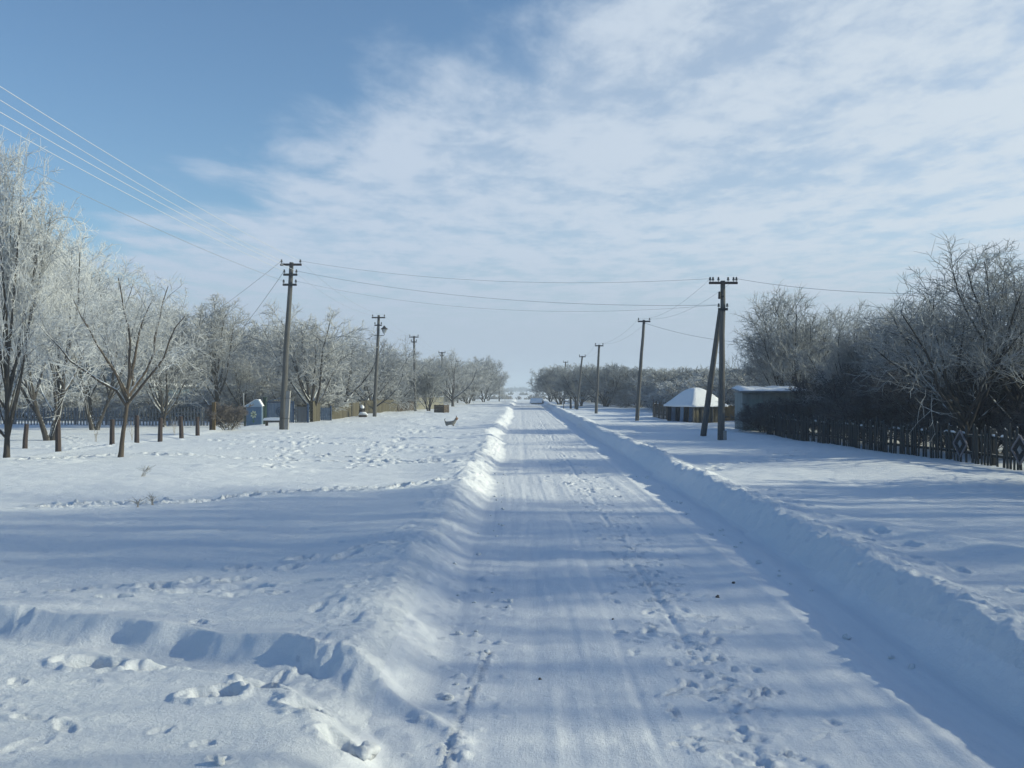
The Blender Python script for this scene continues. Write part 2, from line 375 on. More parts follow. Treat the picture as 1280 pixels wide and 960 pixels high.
def grid_mesh(name, V, faces):
    me = bpy.data.meshes.new(name)
    me.vertices.add(len(V)); me.vertices.foreach_set('co', V.astype(np.float32).ravel())
    n = len(faces); me.loops.add(n * 4); me.loops.foreach_set('vertex_index', faces.astype(np.int32).ravel())
    me.polygons.add(n); me.polygons.foreach_set('loop_start', np.arange(0, n * 4, 4, dtype=np.int32))
    me.update(calc_edges=True)
    return me

# ------------------------------------------------------------------ ground sheet
def build_ground():
    ys = [-45.0]
    while ys[-1] < 2.6: ys.append(ys[-1] + max(.05, min(3.0, (2.6 - ys[-1]) * .18)))
    while ys[-1] < 3200:
        y = ys[-1]
        if y < 30: d = max(.016, .0026 * y)
        elif y < 200: d = .0055 * y
        else: d = .035 * y
        ys.append(y + d)
    ys = np.array(ys)
    XL, XR = -1.0, 3.5
    road_c = np.linspace(XL, XR, 170)
    g = np.concatenate([np.linspace(0, .56, 330)[1:], .56 + np.linspace(0, 1, 14)[1:] ** 2 * .0])  # dense part
    gd = np.linspace(0, .56, 330)[1:]
    so = np.linspace(0, 1, 14)[1:] ** 1.6
    w = np.maximum(ys, 0) + 2.6
    outer = 60 + .55 * np.maximum(ys, 0)
    left = XL - np.concatenate([w[:, None] * gd[None, :], w[:, None] * .56 + outer[:, None] * so[None, :]], axis=1)
    right = XR + np.concatenate([w[:, None] * gd[None, :], w[:, None] * .56 + outer[:, None] * so[None, :]], axis=1)
    X = np.concatenate([left[:, ::-1], np.broadcast_to(road_c, (len(ys), len(road_c))), right], axis=1)
    Y = np.broadcast_to(ys[:, None], X.shape).copy()
    Z = base_height(X, Y)
    apply_dimples(X, Y, Z, ys)
    nr, nc = X.shape
    idx = np.arange(nr * nc).reshape(nr, nc)
    q = np.stack([idx[:-1, :-1], idx[:-1, 1:], idx[1:, 1:], idx[1:, :-1]], axis=-1)
    nl = left.shape[1]
    isroad = np.zeros((nr - 1, nc - 1), bool)
    isroad[:, nl:nl + len(road_c) - 1] = True
    isroad &= (ys[:-1] < 190)[:, None]
    V = np.stack([X, Y, Z], -1).reshape(-1, 3)
    for nm, msk, mt in (('snow_field', ~isroad, SNOW), ('road', isroad, ROADSNOW)):
        fc = q[msk].reshape(-1, 4)
        used, inv = np.unique(fc, return_inverse=True)
        me = grid_mesh(nm, V[used], inv.reshape(-1, 4))
        o = link_mesh(nm, me, mt, None, True); o['kind'] = 'structure'
build_ground()

# ------------------------------------------------------------------ bare trees
class Tubes:
    """many tapering branches, collected and turned into one mesh at once"""
    def __init__(s): s.b = {}
    def add(s, pts, rad, thin, sides):
        s.b.setdefault((len(pts), sides), []).append((pts, rad, thin))
    def scale(s, k):
        for key, L in s.b.items():
            s.b[key] = [([(p[0] * k[0], p[1] * k[1], p[2] * k[2]) for p in pts], rad, th) for pts, rad, th in L]
    def mesh(s, name):
        VV = []; FF = []; TT = []; off = 0
        for (K, S), L in s.b.items():
            P = np.array([l[0] for l in L], float); Rd = np.array([l[1] for l in L], float); th = np.array([l[2] for l in L], float)
            N = len(P)
            T = np.empty_like(P); T[:, 1:-1] = P[:, 2:] - P[:, :-2]; T[:, 0] = P[:, 1] - P[:, 0]; T[:, -1] = P[:, -1] - P[:, -2]
            T /= np.linalg.norm(T, axis=-1, keepdims=True) + 1e-9
            ref = np.zeros_like(T); big = np.abs(T[..., 0]) > .75; ref[..., 0] = np.where(big, 0, 1); ref[..., 1] = np.where(big, 1, 0)
            # one reference per branch keeps the rings from twisting
            ref = np.broadcast_to(ref[:, :1], T.shape)
            A = np.cross(T, ref); A /= np.linalg.norm(A, axis=-1, keepdims=True) + 1e-9
            B = np.cross(T, A)
            w = np.arange(S) * 2 * math.pi / S
            V = P[:, :, None] + Rd[:, :, None, None] * (np.cos(w)[None, None, :, None] * A[:, :, None] + np.sin(w)[None, None, :, None] * B[:, :, None])
            VV.append(V.reshape(-1, 3)); TT.append(np.repeat(th, K * S))
            i = np.arange(N)[:, None, None] * K * S + np.arange(K - 1)[None, :, None] * S
            k = np.arange(S)[None, None, :]; k2 = (k + 1) % S
            f = np.stack([i + k, i + k2, i + S + k2, i + S + k], -1).reshape(-1, 4) + off
            FF.append(f); off += N * K * S
        me = grid_mesh(name, np.concatenate(VV), np.concatenate(FF))
        at = me.attributes.new('thin', 'FLOAT', 'POINT'); at.data.foreach_set('value', np.concatenate(TT).astype(np.float32))
        me.polygons.foreach_set('use_smooth', np.ones(len(me.polygons), bool))
        return me

def vnorm(v):
    l = math.sqrt(v[0] ** 2 + v[1] ** 2 + v[2] ** 2) + 1e-9
    return (v[0] / l, v[1] / l, v[2] / l)

def path(rng, p, d, L, K, wob, trop, curl=(0, 0, 0)):
    st = L / (K - 1); pts = [p]
    for i in range(K - 1):
        d = vnorm((d[0] + rng.gauss(0, wob) + curl[0], d[1] + rng.gauss(0, wob) + curl[1], d[2] + rng.gauss(0, wob) + trop + curl[2]))
        p = (p[0] + d[0] * st, p[1] + d[1] * st, p[2] + d[2] * st); pts.append(p)
    return pts, d

def spread_dir(d, ang, az):
    ref = (1, 0, 0) if abs(d[0]) < .7 else (0, 1, 0)
    a = vnorm((d[1] * ref[2] - d[2] * ref[1], d[2] * ref[0] - d[0] * ref[2], d[0] * ref[1] - d[1] * ref[0]))
    b = (d[1] * a[2] - d[2] * a[1], d[2] * a[0] - d[0] * a[2], d[0] * a[1] - d[1] * a[0])
    s, c = math.sin(ang), math.cos(ang); ca, sa = math.cos(az), math.sin(az)
    return vnorm(tuple(d[i] * c + s * (a[i] * ca + b[i] * sa) for i in range(3)))

def lerp_path(pts, t):
    f = t * (len(pts) - 1); i = min(int(f), len(pts) - 2); u = f - i
    p = tuple(pts[i][k] * (1 - u) + pts[i + 1][k] * u for k in range(3))
    return p, vnorm(tuple(pts[i + 1][k] - pts[i][k] for k in range(3)))

def make_tree_meshes(name, seed, H, W, stems=1, trunk=.35, trunk_r=.14, lean=(0, 0), n=(9, 9, 9, 7), L=(.6, .55, .5, .55), ang=(.75, .8, .85, .8),
                     trop=(.10, .06, .02, 0.0), twig_r=.010, first=.35, stem_spread=.0, wob=(.08, .16, .2, .25), droop=0.0):
    rng = random.Random(seed)
    core = Tubes(); crown = Tubes()
    allp = []
    recs = []
    for sidx in range(stems):
        az = 2 * math.pi * (sidx + rng.random() * .6) / max(stems, 1)
        d0 = vnorm((lean[0] + math.cos(az) * stem_spread, lean[1] + math.sin(az) * stem_spread, 1))
        p0 = (math.cos(az) * .1 * (stems > 1), math.sin(az) * .1 * (stems > 1), -.12)
        TL = H * trunk * rng.uniform(.85, 1.1)
        tp, dl = path(rng, p0, d0, TL, 8, .05, .02)
        rs = [trunk_r * (1 - .45 * i / 7) for i in range(8)]; rs[0] *= 1.35; rs[1] *= 1.1
        recs.append((0, tp, rs, 0.0, 8))
        limbs = []
        for i in range(n[0]):
            t = first + (1 - first) * (i + .5) / n[0]
            if i >= n[0] - 2: t = 1.0
            p, d = lerp_path(tp, min(t, .999))
            a = ang[0] * rng.uniform(.6, 1.2) * (1.15 - .5 * t)
            if t >= 1.0: a *= .45
            ln = H * L[0] * rng.uniform(.75, 1.15) * (1.1 - .25 * (t - first))
            lp, _ = path(rng, p, spread_dir(d, a, i * 2.4 + rng.uniform(-.5, .5)), ln, 8, wob[0], trop[0])
            r0 = trunk_r * rng.uniform(.38, .58)
            recs.append((0, lp, [r0 * (1 - .85 * k / 7) + .006 for k in range(8)], .15, 6))
            limbs.append((lp, ln, r0))
        for lp, ln, r0 in limbs:
            for j in range(n[1]):
                t = .22 + .76 * (j + rng.random()) / n[1]
                p, d = lerp_path(lp, t)
                l2 = ln * L[1] * (1.1 - .65 * t) * rng.uniform(.7, 1.25)
                bp, _ = path(rng, p, spread_dir(d, ang[1] * rng.uniform(.6, 1.2), j * 2.4 + rng.uniform(-.7, .7)), l2, 6, wob[1], trop[1])
                r2 = max(r0 * .42 * (1 - .6 * t), twig_r * 1.8)
                recs.append((1, bp, [r2 * (1 - .7 * k / 5) for k in range(6)], .45, 4))
                for q in range(n[2]):
                    t3 = .12 + .86 * (q + rng.random()) / n[2]
                    p3, d3 = lerp_path(bp, t3)
                    l3 = l2 * L[2] * (1.15 - .6 * t3) * rng.uniform(.6, 1.3)
                    tw, _ = path(rng, p3, spread_dir(d3, ang[2] * rng.uniform(.6, 1.2), q * 2.4 + rng.uniform(-.8, .8)), l3, 4, wob[2], trop[2] - droop * .5)
                    recs.append((1, tw, [twig_r * 1.3, twig_r * 1.15, twig_r, twig_r * .6], .8, 3))
                    for e in range(n[3]):
                        t4 = .08 + .9 * (e + rng.random()) / n[3]
                        p4, d4 = lerp_path(tw, t4)
                        l4 = max(l3 * L[3] * rng.uniform(.5, 1.3), .10)
                        tt, _ = path(rng, p4, spread_dir(d4, ang[3] * rng.uniform(.6, 1.2), e * 2.4 + rng.uniform(-.8, .8)), l4, 3, wob[3], trop[3] - droop)
                        recs.append((1, tt, [twig_r, twig_r * .85, twig_r * .45], 1.0, 3))
    P = np.array([p for r in recs for p in r[1]])
    zmax = np.percentile(P[:, 2], 99.7); cx, cy = np.median(P[:, 0]), np.median(P[:, 1])
    wx = (np.percentile(P[:, 0], 98.5) - np.percentile(P[:, 0], 1.5)); wy = (np.percentile(P[:, 1], 98.5) - np.percentile(P[:, 1], 1.5))
    k = (W / (.5 * (wx + wy)), W / (.5 * (wx + wy)), H / zmax)
    for lv, pts, rs, th, sd in recs:
        (core if lv == 0 else crown).add([(p[0] * k[0], p[1] * k[1], p[2] * k[2]) for p in pts], rs, th, sd)
    return core.mesh(name + '_trunk'), crown.mesh(name + '_crown')

PROTO = {}
def tree_kind(key, bark, twig, **kw):
    a, b = make_tree_meshes(key, **kw)
    a.materials.append(bark); b.materials.append(twig); PROTO[key] = (a, b)

# kinds: heights and widths in metres, seen at these sizes in the photograph
tree_kind('rimed_orchard', BARK, TW_WHITE, seed=11, H=8.7, W=4.8, trunk=.26, trunk_r=.10, n=(13, 11, 11, 8), twig_r=.0075, droop=.07, first=.2, trop=(.09, .0, -.02, -.03))
tree_kind('rimed_big', BARK, TW_WHITE, seed=4, H=9.2, W=7.0, stems=3, stem_spread=.28, trunk=.42, trunk_r=.13, n=(6, 9, 9, 6), twig_r=.0095, trop=(.13, .06, .02, 0))
tree_kind('young_vase', BARK_PALE, TW_WHITE, seed=29, H=5.5, W=4.9, trunk=.36, trunk_r=.088, lean=(.13, 0), n=(9, 9, 7, 5), L=(.50, .55, .5, .55), twig_r=.0062, first=.72, trop=(.055, .01, -.02, -.03), droop=.02, ang=(1.05, .75, .8, .8), wob=(.15, .18, .2, .25))
tree_kind('grey_round', BARK, TW_GREY, seed=31, H=7.0, W=5.5, trunk=.24, trunk_r=.14, n=(11, 9, 9, 6), twig_r=.012, first=.25)
tree_kind('grey_broad', BARK, TW_GREY, seed=37, H=6.5, W=7.0, stems=2, stem_spread=.4, trunk=.28, trunk_r=.15, n=(7, 9, 9, 6), twig_r=.012, first=.22, ang=(.9, .8, .85, .8))
tree_kind('grey_tall', BARK, TW_GREY, seed=41, H=8.0, W=4.6, trunk=.5, trunk_r=.13, n=(13, 8, 9, 6), twig_r=.0115, first=.2, trop=(.16, .08, .03, 0))
tree_kind('far_mass', BARK, TW_GREY, seed=43, H=7.0, W=7.5, stems=4, stem_spread=.45, trunk=.3, trunk_r=.11, n=(6, 8, 9, 6), twig_r=.019, first=.08)
tree_kind('far_grey', BARK_DARK, TW_MID, seed=47, H=6.0, W=6.0, stems=3, stem_spread=.4, trunk=.3, trunk_r=.11, n=(6, 8, 9, 6), twig_r=.018, first=.10)
tree_kind('mid_dark', BARK_DARK, TW_MID, seed=53, H=6.8, W=5.8, stems=3, stem_spread=.25, trunk=.3, trunk_r=.10, n=(7, 9, 9, 6), twig_r=.0078, first=.2, trop=(.14, .09, .05, .02))
tree_kind('leaning_dark', BARK_DARK, TW_MID, seed=83, H=5.2, W=5.4, stems=2, stem_spread=.30, lean=(-.18, 0), trunk=.30, trunk_r=.09, n=(7, 8, 7, 5), twig_r=.0062, trop=(.07, .10, .10, .06), wob=(.17, .17, .18, .2), first=.45)
tree_kind('shed_tree', BARK_DARK, TW_MID, seed=31, H=6.8, W=5.8, stems=4, stem_spread=.38, trunk=.24, trunk_r=.075, n=(6, 10, 10, 6), twig_r=.0075, first=.2, trop=(.07, .06, .06, .03))
tree_kind('garden_bare', BARK_DARK, TW_MID, seed=63, H=13.0, W=8.0, stems=3, stem_spread=.25, trunk=.4, trunk_r=.13, n=(7, 7, 8, 5), twig_r=.0055, first=.15, trop=(.10, .07, .04, .03))
tree_kind('shade_high', BARK_DARK, TW_MID, seed=65, H=19, W=8.0, stems=2, stem_spread=.1, trunk=.72, trunk_r=.16, n=(8, 7, 8, 5), L=(.28, .55, .5, .55), twig_r=.0056, first=.94, trop=(.10, .07, .04, .03))  # unseen tree, crown raised to shade the left field and spare the road
tree_kind('tall_dark', BARK_DARK, TW_MID, seed=61, H=6.8, W=5.0, stems=2, stem_spread=.18, trunk=.45, trunk_r=.11, n=(8, 8, 8, 6), twig_r=.0065, trop=(.16, .1, .08, .05))
tree_kind('thicket', BARK_DARK, TW_DARK, seed=67, H=3.6, W=4.2, stems=6, stem_spread=.45, trunk=.35, trunk_r=.04, n=(5, 7, 7, 6), twig_r=.0075, first=.15, trop=(.1, .05, .03, 0))
tree_kind('rimed_thicket', BARK, TW_GREY, seed=69, H=3.2, W=4.6, stems=7, stem_spread=.5, trunk=.35, trunk_r=.05, n=(5, 6, 8, 6), twig_r=.017, first=.05, trop=(.1, .05, .03, 0))
tree_kind('hedge_shrub', BARK_DARK, TW_DARK, seed=71, H=2.4, W=2.8, stems=8, stem_spread=.5, trunk=.35, trunk_r=.024, n=(5, 6, 6, 5), twig_r=.007, first=.1, trop=(.1, .05, .03, 0))
tree_kind('brown_shrub', BARK, TW_BROWN, seed=73, H=1.7, W=1.6, stems=9, stem_spread=.45, trunk=.45, trunk_r=.018, n=(4, 5, 6, 5), twig_r=.008, first=.1, trop=(.15, .1, .06, .03))

def plant_tree(name, key, X, Y, H=None, W=None, rz=0.0, label='', cat='tree', group=None):
    a, b = PROTO[key]
    root = empty(name, (X, Y, gz(X, Y) - .02), label, cat, group, rz)
    co = np.empty(len(b.vertices) * 3, np.float32); b.vertices.foreach_get('co', co); co = co.reshape(-1, 3)
    bh = float(np.percentile(co[:, 2], 99.7)); bw = float(np.percentile(co[:, 0], 98.5) - np.percentile(co[:, 0], 1.5))
    sz = (H / bh) if H else 1.0; sx = (W / bw) if W else sz
    root.scale = (sx, sx, sz)
    for nm, me in (('trunk', a), ('crown', b)):
        o = bpy.data.objects.new(nm, me); col.objects.link(o); o.parent = root
    return root

GL = 'bare trees along the left side of the street'
GR = 'bare trees along the right side of the street'
def T(key, p, d, top, W, rz, label, group=GL, name='bare_tree', X=None, cat='tree'):
    X = px(p, d) if X is None else X
    H = pz(top, d) - gz(X, d)
    return plant_tree(name, key, X, d, H, W, rz, label, cat, group)

# left side, near to far
T('rimed_orchard', 8, 28.3, 188, 4.3, .3, 'white rimed tree at the left edge, tallest and nearest of its side')
T('rimed_big', 62, 43, 280, 6.8, 1.0, 'rimed tree with the thickest trunk, behind the leftmost fence posts')
T('young_vase', 150, 28.5, 335, 4.4, 0.0, 'young leaning tree alone on the open snow, with a brown trunk')
T('rimed_big', -20, 48, 265, 7.5, 2.2, 'rimed tree half outside the picture behind the tallest white tree')
T('rimed_big', 118, 54, 308, 6.6, 3.4, 'tall rimed tree behind the young leaning tree, before the blue house')
T('grey_round', 205, 57, 395, 5.0, .5, 'low rimed tree before the picket fence beside the cream gable')
T('grey_tall', 272, 60, 368, 5.4, 1.2, 'upright rimed tree over the cream gable, twiggy to its top')
T('grey_round', 308, 66, 432, 3.8, 2.0, 'small round tree behind the blue shelter with the flower')
T('grey_broad', 345, 74, 408, 5.5, 2.9, 'rimed tree behind the nearest left utility pole')
T('grey_round', 391, 61, 378, 5.6, 0.6, 'dark forked tree rising between the first plank fence and the blue wicket')
T('grey_broad', 424, 73, 415, 5.8, 1.3, 'spreading tree behind the longest olive plank fence')
T('grey_broad', 462, 82, 420, 5.6, 4.0, 'arching tree behind the pole with the lantern')
T('grey_round', 496, 92, 440, 5.0, 5.0, 'dark trunked tree between the lantern pole and the next pole')
T('far_grey', 536, 92, 462, 3.6, 1.0, 'thin low tree in front of the cream plastered wall')
T('grey_broad', 566, 110, 440, 6.2, .2, 'right leaning tree just behind the square wooden bin')
T('far_mass', 585, 135, 452, 7.0, .8, 'pale rimed tree around the fifth left pole')
T('far_mass', 604, 152, 446, 6.0, 1.9, 'round pale rimed tree, last of the left row')
bg = random.Random(77)
for (p, d, top, W) in [(25, 78, 350, 8), (75, 82, 360, 8), (175, 84, 372, 8), (230, 88, 385, 8), (322, 92, 405, 8), (372, 100, 408, 8), (412, 108, 428, 7),
                       (440, 118, 436, 7), (478, 122, 446, 7), (510, 128, 450, 7), (528, 140, 448, 7), (548, 132, 452, 6), (560, 158, 455, 7), (592, 170, 455, 6), (610, 178, 462, 5), (-60, 70, 330, 8), (150, 98, 395, 8), (280, 104, 408, 8), (345, 120, 425, 7)]:
    plant_tree('bare_tree', bg.choice(['far_mass', 'far_grey', 'far_mass']), px(p, d), d, pz(top, d) - .2, W * bg.uniform(.9, 1.15), bg.uniform(0, 6.2),
               'rimed bare tree in the back rows behind the left fences and gates', 'tree', 'back rows of rimed trees on the left')
T('brown_shrub', 284, 47.5, 503, 1.75, 0.0, 'brown twiggy shrub beside the blue shelter at the end of the posts', name='shrub', cat='shrub')

# right side
T('shed_tree', 992, 52, 368, 6.2, .4, 'round bare tree rising behind the snow roofed shed', GR)
T('leaning_dark', 1222, 28.5, 335, 5.6, 0.0, 'dark forked tree leaning left over the picket fence', GR)
T('tall_dark', 1275, 28.0, 278, 5.2, .7, 'tallest bare tree at the right edge, behind the diamond ornaments', GR)
T('tall_dark', 1190, 36, 365, 4.6, 2.4, 'upright bare tree behind the dark forked one', GR)
T('mid_dark', 1075, 42, 395, 5.0, 2.6, 'bare tree between the shed tree and the dark forked tree', GR)
T('mid_dark', 1168, 40, 372, 5.0, 5.3, 'bare tree filling the thicket left of the tallest right tree', GR)
T('mid_dark', 1130, 44, 382, 5.5, 4.3, 'bare tree further back behind the middle of the picket fence', GR)
thick = [(1085, 39, 452, 'dark thicket behind the far half of the picket fence'), (1135, 36, 440, 'dark thicket between the shed and the diamond ornaments'), (1182, 33, 448, 'dark thicket just left of the forked tree'),
         (1250, 30.5, 440, 'dark thicket behind the nearer diamond ornament'), (1310, 30, 430, 'dark thicket cut by the right edge of the picture'), (1040, 43, 458, 'dark thicket beside the roof of the shed')]
for i, (p, d, top, lb) in enumerate(thick):
    T('thicket', p, d, top, 4.0, i * 1.3, lb, 'thickets behind the picket fence', 'thicket', cat='thicket')
hedge = [(957, 44.6, 500, 'leafless hedge shrub at the corner of the grey shed'), (986, 43.4, 498, 'leafless hedge shrub beside the leaning stick'), (1022, 42.0, 496, 'leafless hedge shrub at the start of the picket fence'),
         (1062, 39.2, 496, 'leafless hedge shrub beneath the thicket by the shed'), (1100, 37.2, 494, 'leafless hedge shrub behind the far pickets'), (1140, 35.0, 497, 'leafless hedge shrub behind the middle pickets'),
         (1185, 32.8, 500, 'leafless hedge shrub left of the first diamond ornament'), (1232, 30.6, 500, 'leafless hedge shrub right behind the first diamond ornament'), (1280, 28.8, 498, 'leafless hedge shrub between the two diamond ornaments'),
         (1325, 27.4, 490, 'leafless hedge shrub behind the second diamond ornament')]
for i, (p, d, top, lb) in enumerate(hedge):
    T('hedge_shrub', p, d, top, 2.4, i * 1.9, lb, 'hedge shrubs along the picket fence', 'shrub', cat='shrub')
T('far_grey', 700, 128, 458, 6.5, .3, 'dark spreading tree at the far end of the right row', GR)
T('far_grey', 688, 160, 470, 5.5, 1.3, 'last low tree of the right row, beside the snow capped hut', GR)
T('far_grey', 725, 118, 456, 6.0, 2.3, 'bare tree behind the dark gate posts', GR)
T('far_grey', 757, 112, 455, 6.0, 3.3, 'bare tree behind the third right pole', GR)
for (p, d, top, W) in [(785, 118, 462, 6), (812, 108, 460, 6), (838, 100, 462, 6), (862, 96, 460, 6), (888, 92, 461, 6), (915, 90, 462, 6), (940, 86, 462, 6), (770, 140, 460, 7), (742, 150, 462, 6), (825, 135, 463, 7), (880, 125, 464, 7), (925, 110, 463, 7), (960, 80, 458, 6), (1000, 78, 440, 6), (1060, 66, 420, 6), (1120, 62, 415, 6), (1180, 56, 400, 6)]:
    plant_tree('bare_tree', bg.choice(['far_mass', 'far_grey', 'far_grey']), px(p, d), d, pz(top, d) - .2, W * bg.uniform(.9, 1.15), bg.uniform(0, 6.2),
               'bare tree in the hazy back rows behind the right poles and huts', 'tree', 'back rows of bare trees on the right')

for i in range(26):
    d = 66 + 110 * (i / 25) ** 1.1; X = -(13.5 + 3.5 * (i % 3) + bg.uniform(0, 3)) + .022 * (d - 66) * 1.8
    plant_tree('thicket', 'rimed_thicket', X, d, bg.uniform(2.2, 3.6), 5.0, bg.uniform(0, 6.2), 'rimed thicket filling the gaps between trunks behind the left fences', 'thicket', 'rimed thickets on the left')
for i in range(8):
    plant_tree('thicket', 'rimed_thicket', px(-40 + 38 * i, 70 + 3 * (i % 3)), 70 + 3 * (i % 3), bg.uniform(2.0, 3.2), 5.0, bg.uniform(0, 6.2), 'rimed thicket filling the gaps between trunks behind the left fences', 'thicket', 'rimed thickets on the left')
for i in range(30):
    d = 66 + 115 * (i / 29) ** 1.1; X = (13.6 + 3.2 * (i % 3) + bg.uniform(0, 3)) - .028 * (d - 66) * 1.6
    plant_tree('thicket', 'rimed_thicket', X, d, bg.uniform(2.2, 3.6), 5.0, bg.uniform(0, 6.2), 'rimed thicket filling the gaps between trunks behind the right poles', 'thicket', 'rimed thickets on the right')

# gardens beyond the right edge, whose bare trees shade the near road; high pair added to shade the left field
for i, (X, Y, H, W, k, lb) in enumerate([(25, 17.0, 14, 7.0, 'garden_bare', 'tall bare garden tree outside the right edge, farthest in its row'), (26.5, 12.0, 14.5, 8.0, 'garden_bare', 'tall bare garden tree outside the right edge, second in its row'),
                                         (25, 7.4, 13.5, 7.0, 'garden_bare', 'tall bare garden tree outside the right edge, third in its row'), (26, 2.2, 12.5, 6.5, 'garden_bare', 'tall bare garden tree outside the right edge, nearest the camera'),
                                         (33, 16.8, 18.5, 7.0, 'shade_high', 'high bare tree added for shade outside the right edge, farther one behind the row'), (33, 11.8, 19, 8.0, 'shade_high', 'tallest bare tree added for shade outside the right edge, in the middle behind the row'), 
                                         (12.6, 19.6, 3.2, 4.0, 'thicket', 'thicket outside the right edge at the end of the fence')]):
    plant_tree('bare_tree' if k != 'thicket' else 'thicket', k, X, Y, H, W, i * 1.7, lb, 'tree' if k != 'thicket' else 'thicket', 'garden outside the right edge')

# ------------------------------------------------------------------ buildings
def house(name, loc, rz, w, d, eave, ridge, wall, label, cat='house', windows=(), over=.3, snow=True, group=None):
    """gable ends on the local y faces, ridge along y; windows: (x, z, w, h) on the front gable"""
    root = empty(name, loc, label, cat, group, rz)
    m = MB(); o = [(-w / 2, 0, -.3), (w / 2, 0, -.3), (w / 2, 0, eave), (0, 0, ridge), (-w / 2, 0, eave)]
    m.extrude(o, (0, d, 0)); m.build('wall', wall, root)
    rf = None
    m = MB(); sl = (ridge - eave) / (w / 2)
    for s in (-1, 1):
        e = w / 2 + over
        o = [(0, -over, ridge + .01), (s * e, -over, ridge + .01 - sl * e), (s * e, -over, ridge + .09 - sl * e), (0, -over, ridge + .09)]
        m.extrude(o, (0, d + 2 * over, 0))
    rf = m.build('roof', ROOF, root)
    if snow:
        m = MB(); e = w / 2 + over - .06; prof = []
        for i in range(13):
            x = -e + 2 * e * i / 12; prof.append((x, ridge + .23 - sl * abs(x) - (.08 if abs(x) < .1 else 0)))
        o = [(x, -over + .05, z) for x, z in prof] + [(x, -over + .05, ridge + .095 - sl * abs(x)) for x, z in reversed(prof)]
        m.extrude(o, (0, d + 2 * over - .1, 0)); m.build('snow_cap', SNOWCAP, rf, False)
    for (x, z, ww, hh) in windows:
        f = MB()
        for s in (-1, 1):
            f.box((x + s * ww / 2, -.03, z), (.09, .09, hh + .18)); f.box((x, -.03, z + s * hh / 2), (ww - .09, .09, .09))
        f.box((x, -.03, z), (.05, .06, hh - .09))
        fo = f.build('window', WHITEPAINT, root)
        MB().box((x, -.01, z), (ww - .02, .03, hh - .02)).build('pane', GLASSDARK, fo)
    return root

house('house', (px(258, 76), 76, gz(px(258, 76), 76) - .1), R(8), 3.0, 7, 1.5, 3.0, CREAM, 'cream gabled house with a snowy roof behind the left trees', windows=[(.2, 1.4, .7, .9)])
house('house', (px(118, 80), 80, -.1), R(-6), 9.5, 8, 2.6, 4.6, BLUEWALL, 'blue grey house hidden by rimed trees behind the picket fence', windows=[(-2.6, 1.6, 1.0, 1.2), (0, 1.6, 1.0, 1.2), (2.6, 1.6, 1.0, 1.2)])
house('house', (px(298, 84), 84, -.1), R(4), 5.5, 6, 1.9, 3.4, BLUEWALL, 'low blue grey outbuilding behind the brown shrub', windows=[(-1.2, 1.2, .7, .8)])
house('hut', (px(677, 150), 150, gz(px(677, 150), 150) - .1), R(78), 1.3, 1.5, .35, .85, PLANKDARK, 'tiny snow capped hut at the far end of the right verge', cat='hut', over=.2)

# shed with a flat snowy roof on the right
def shed():
    X0, Y0 = px(928, 46), 46.0
    root = empty('shed', (X0, Y0, gz(X0, Y0)), 'grey green shed with snow on its flat roof, right of the braced pole', 'shed', None, R(-6))
    m = MB(); m.extrude([(0, 0, -.3), (2.9, 0, -.3), (2.9, 0, 1.75), (0, 0, 1.75)], (0, 3.2, 0)); m.build('wall', SHEDWALL, root)
    m = MB()
    for i in range(12): m.box((.12 + i * .24, -.02, .73), (.21, .035, 1.9 + .02 * (i % 3)))
    m.build('board_cladding', SHEDWALL, root)
    d = MB().box((.62, -.055, .72), (.62, .04, 1.45)).build('door', simple('shed door', (.22, .28, .27), (.14, .18, .18), .8, 4, .3, (1, 1, .1)), root)
    MB().box((.84, -.09, .75), (.04, .04, .14)).build('handle', IRON, d)
    rf = MB().extrude([(-.15, -.35, 1.76), (3.1, -.35, 1.76), (3.1, -.35, 1.83), (-.15, -.35, 1.83)], (0, 3.9, .15)).build('roof', ROOF, root)
    m = MB(); nx, ny = 30, 14; rg = random.Random(3)
    vs = []; fs = []
    for j in range(ny + 1):
        for i in range(nx + 1):
            u, v = i / nx, j / ny; e = min(u, 1 - u, v, 1 - v)
            vs.append((-.14 + 3.22 * u + .02 * rg.gauss(0, 1), -.36 + 3.88 * v + .03 * rg.gauss(0, 1) * (j in (0, ny)), 1.835 + .15 * v + .13 * min(1, (e * 12) ** .5) * (.75 + .3 * math.sin(u * 17) * math.sin(u * 7 + 1))))
    for j in range(ny):
        for i in range(nx): a = j * (nx + 1) + i; fs.append((a, a + 1, a + nx + 2, a + nx + 1))
    m.poly(vs, fs); m.build('snow_cap', SNOWCAP, rf, True)
shed()

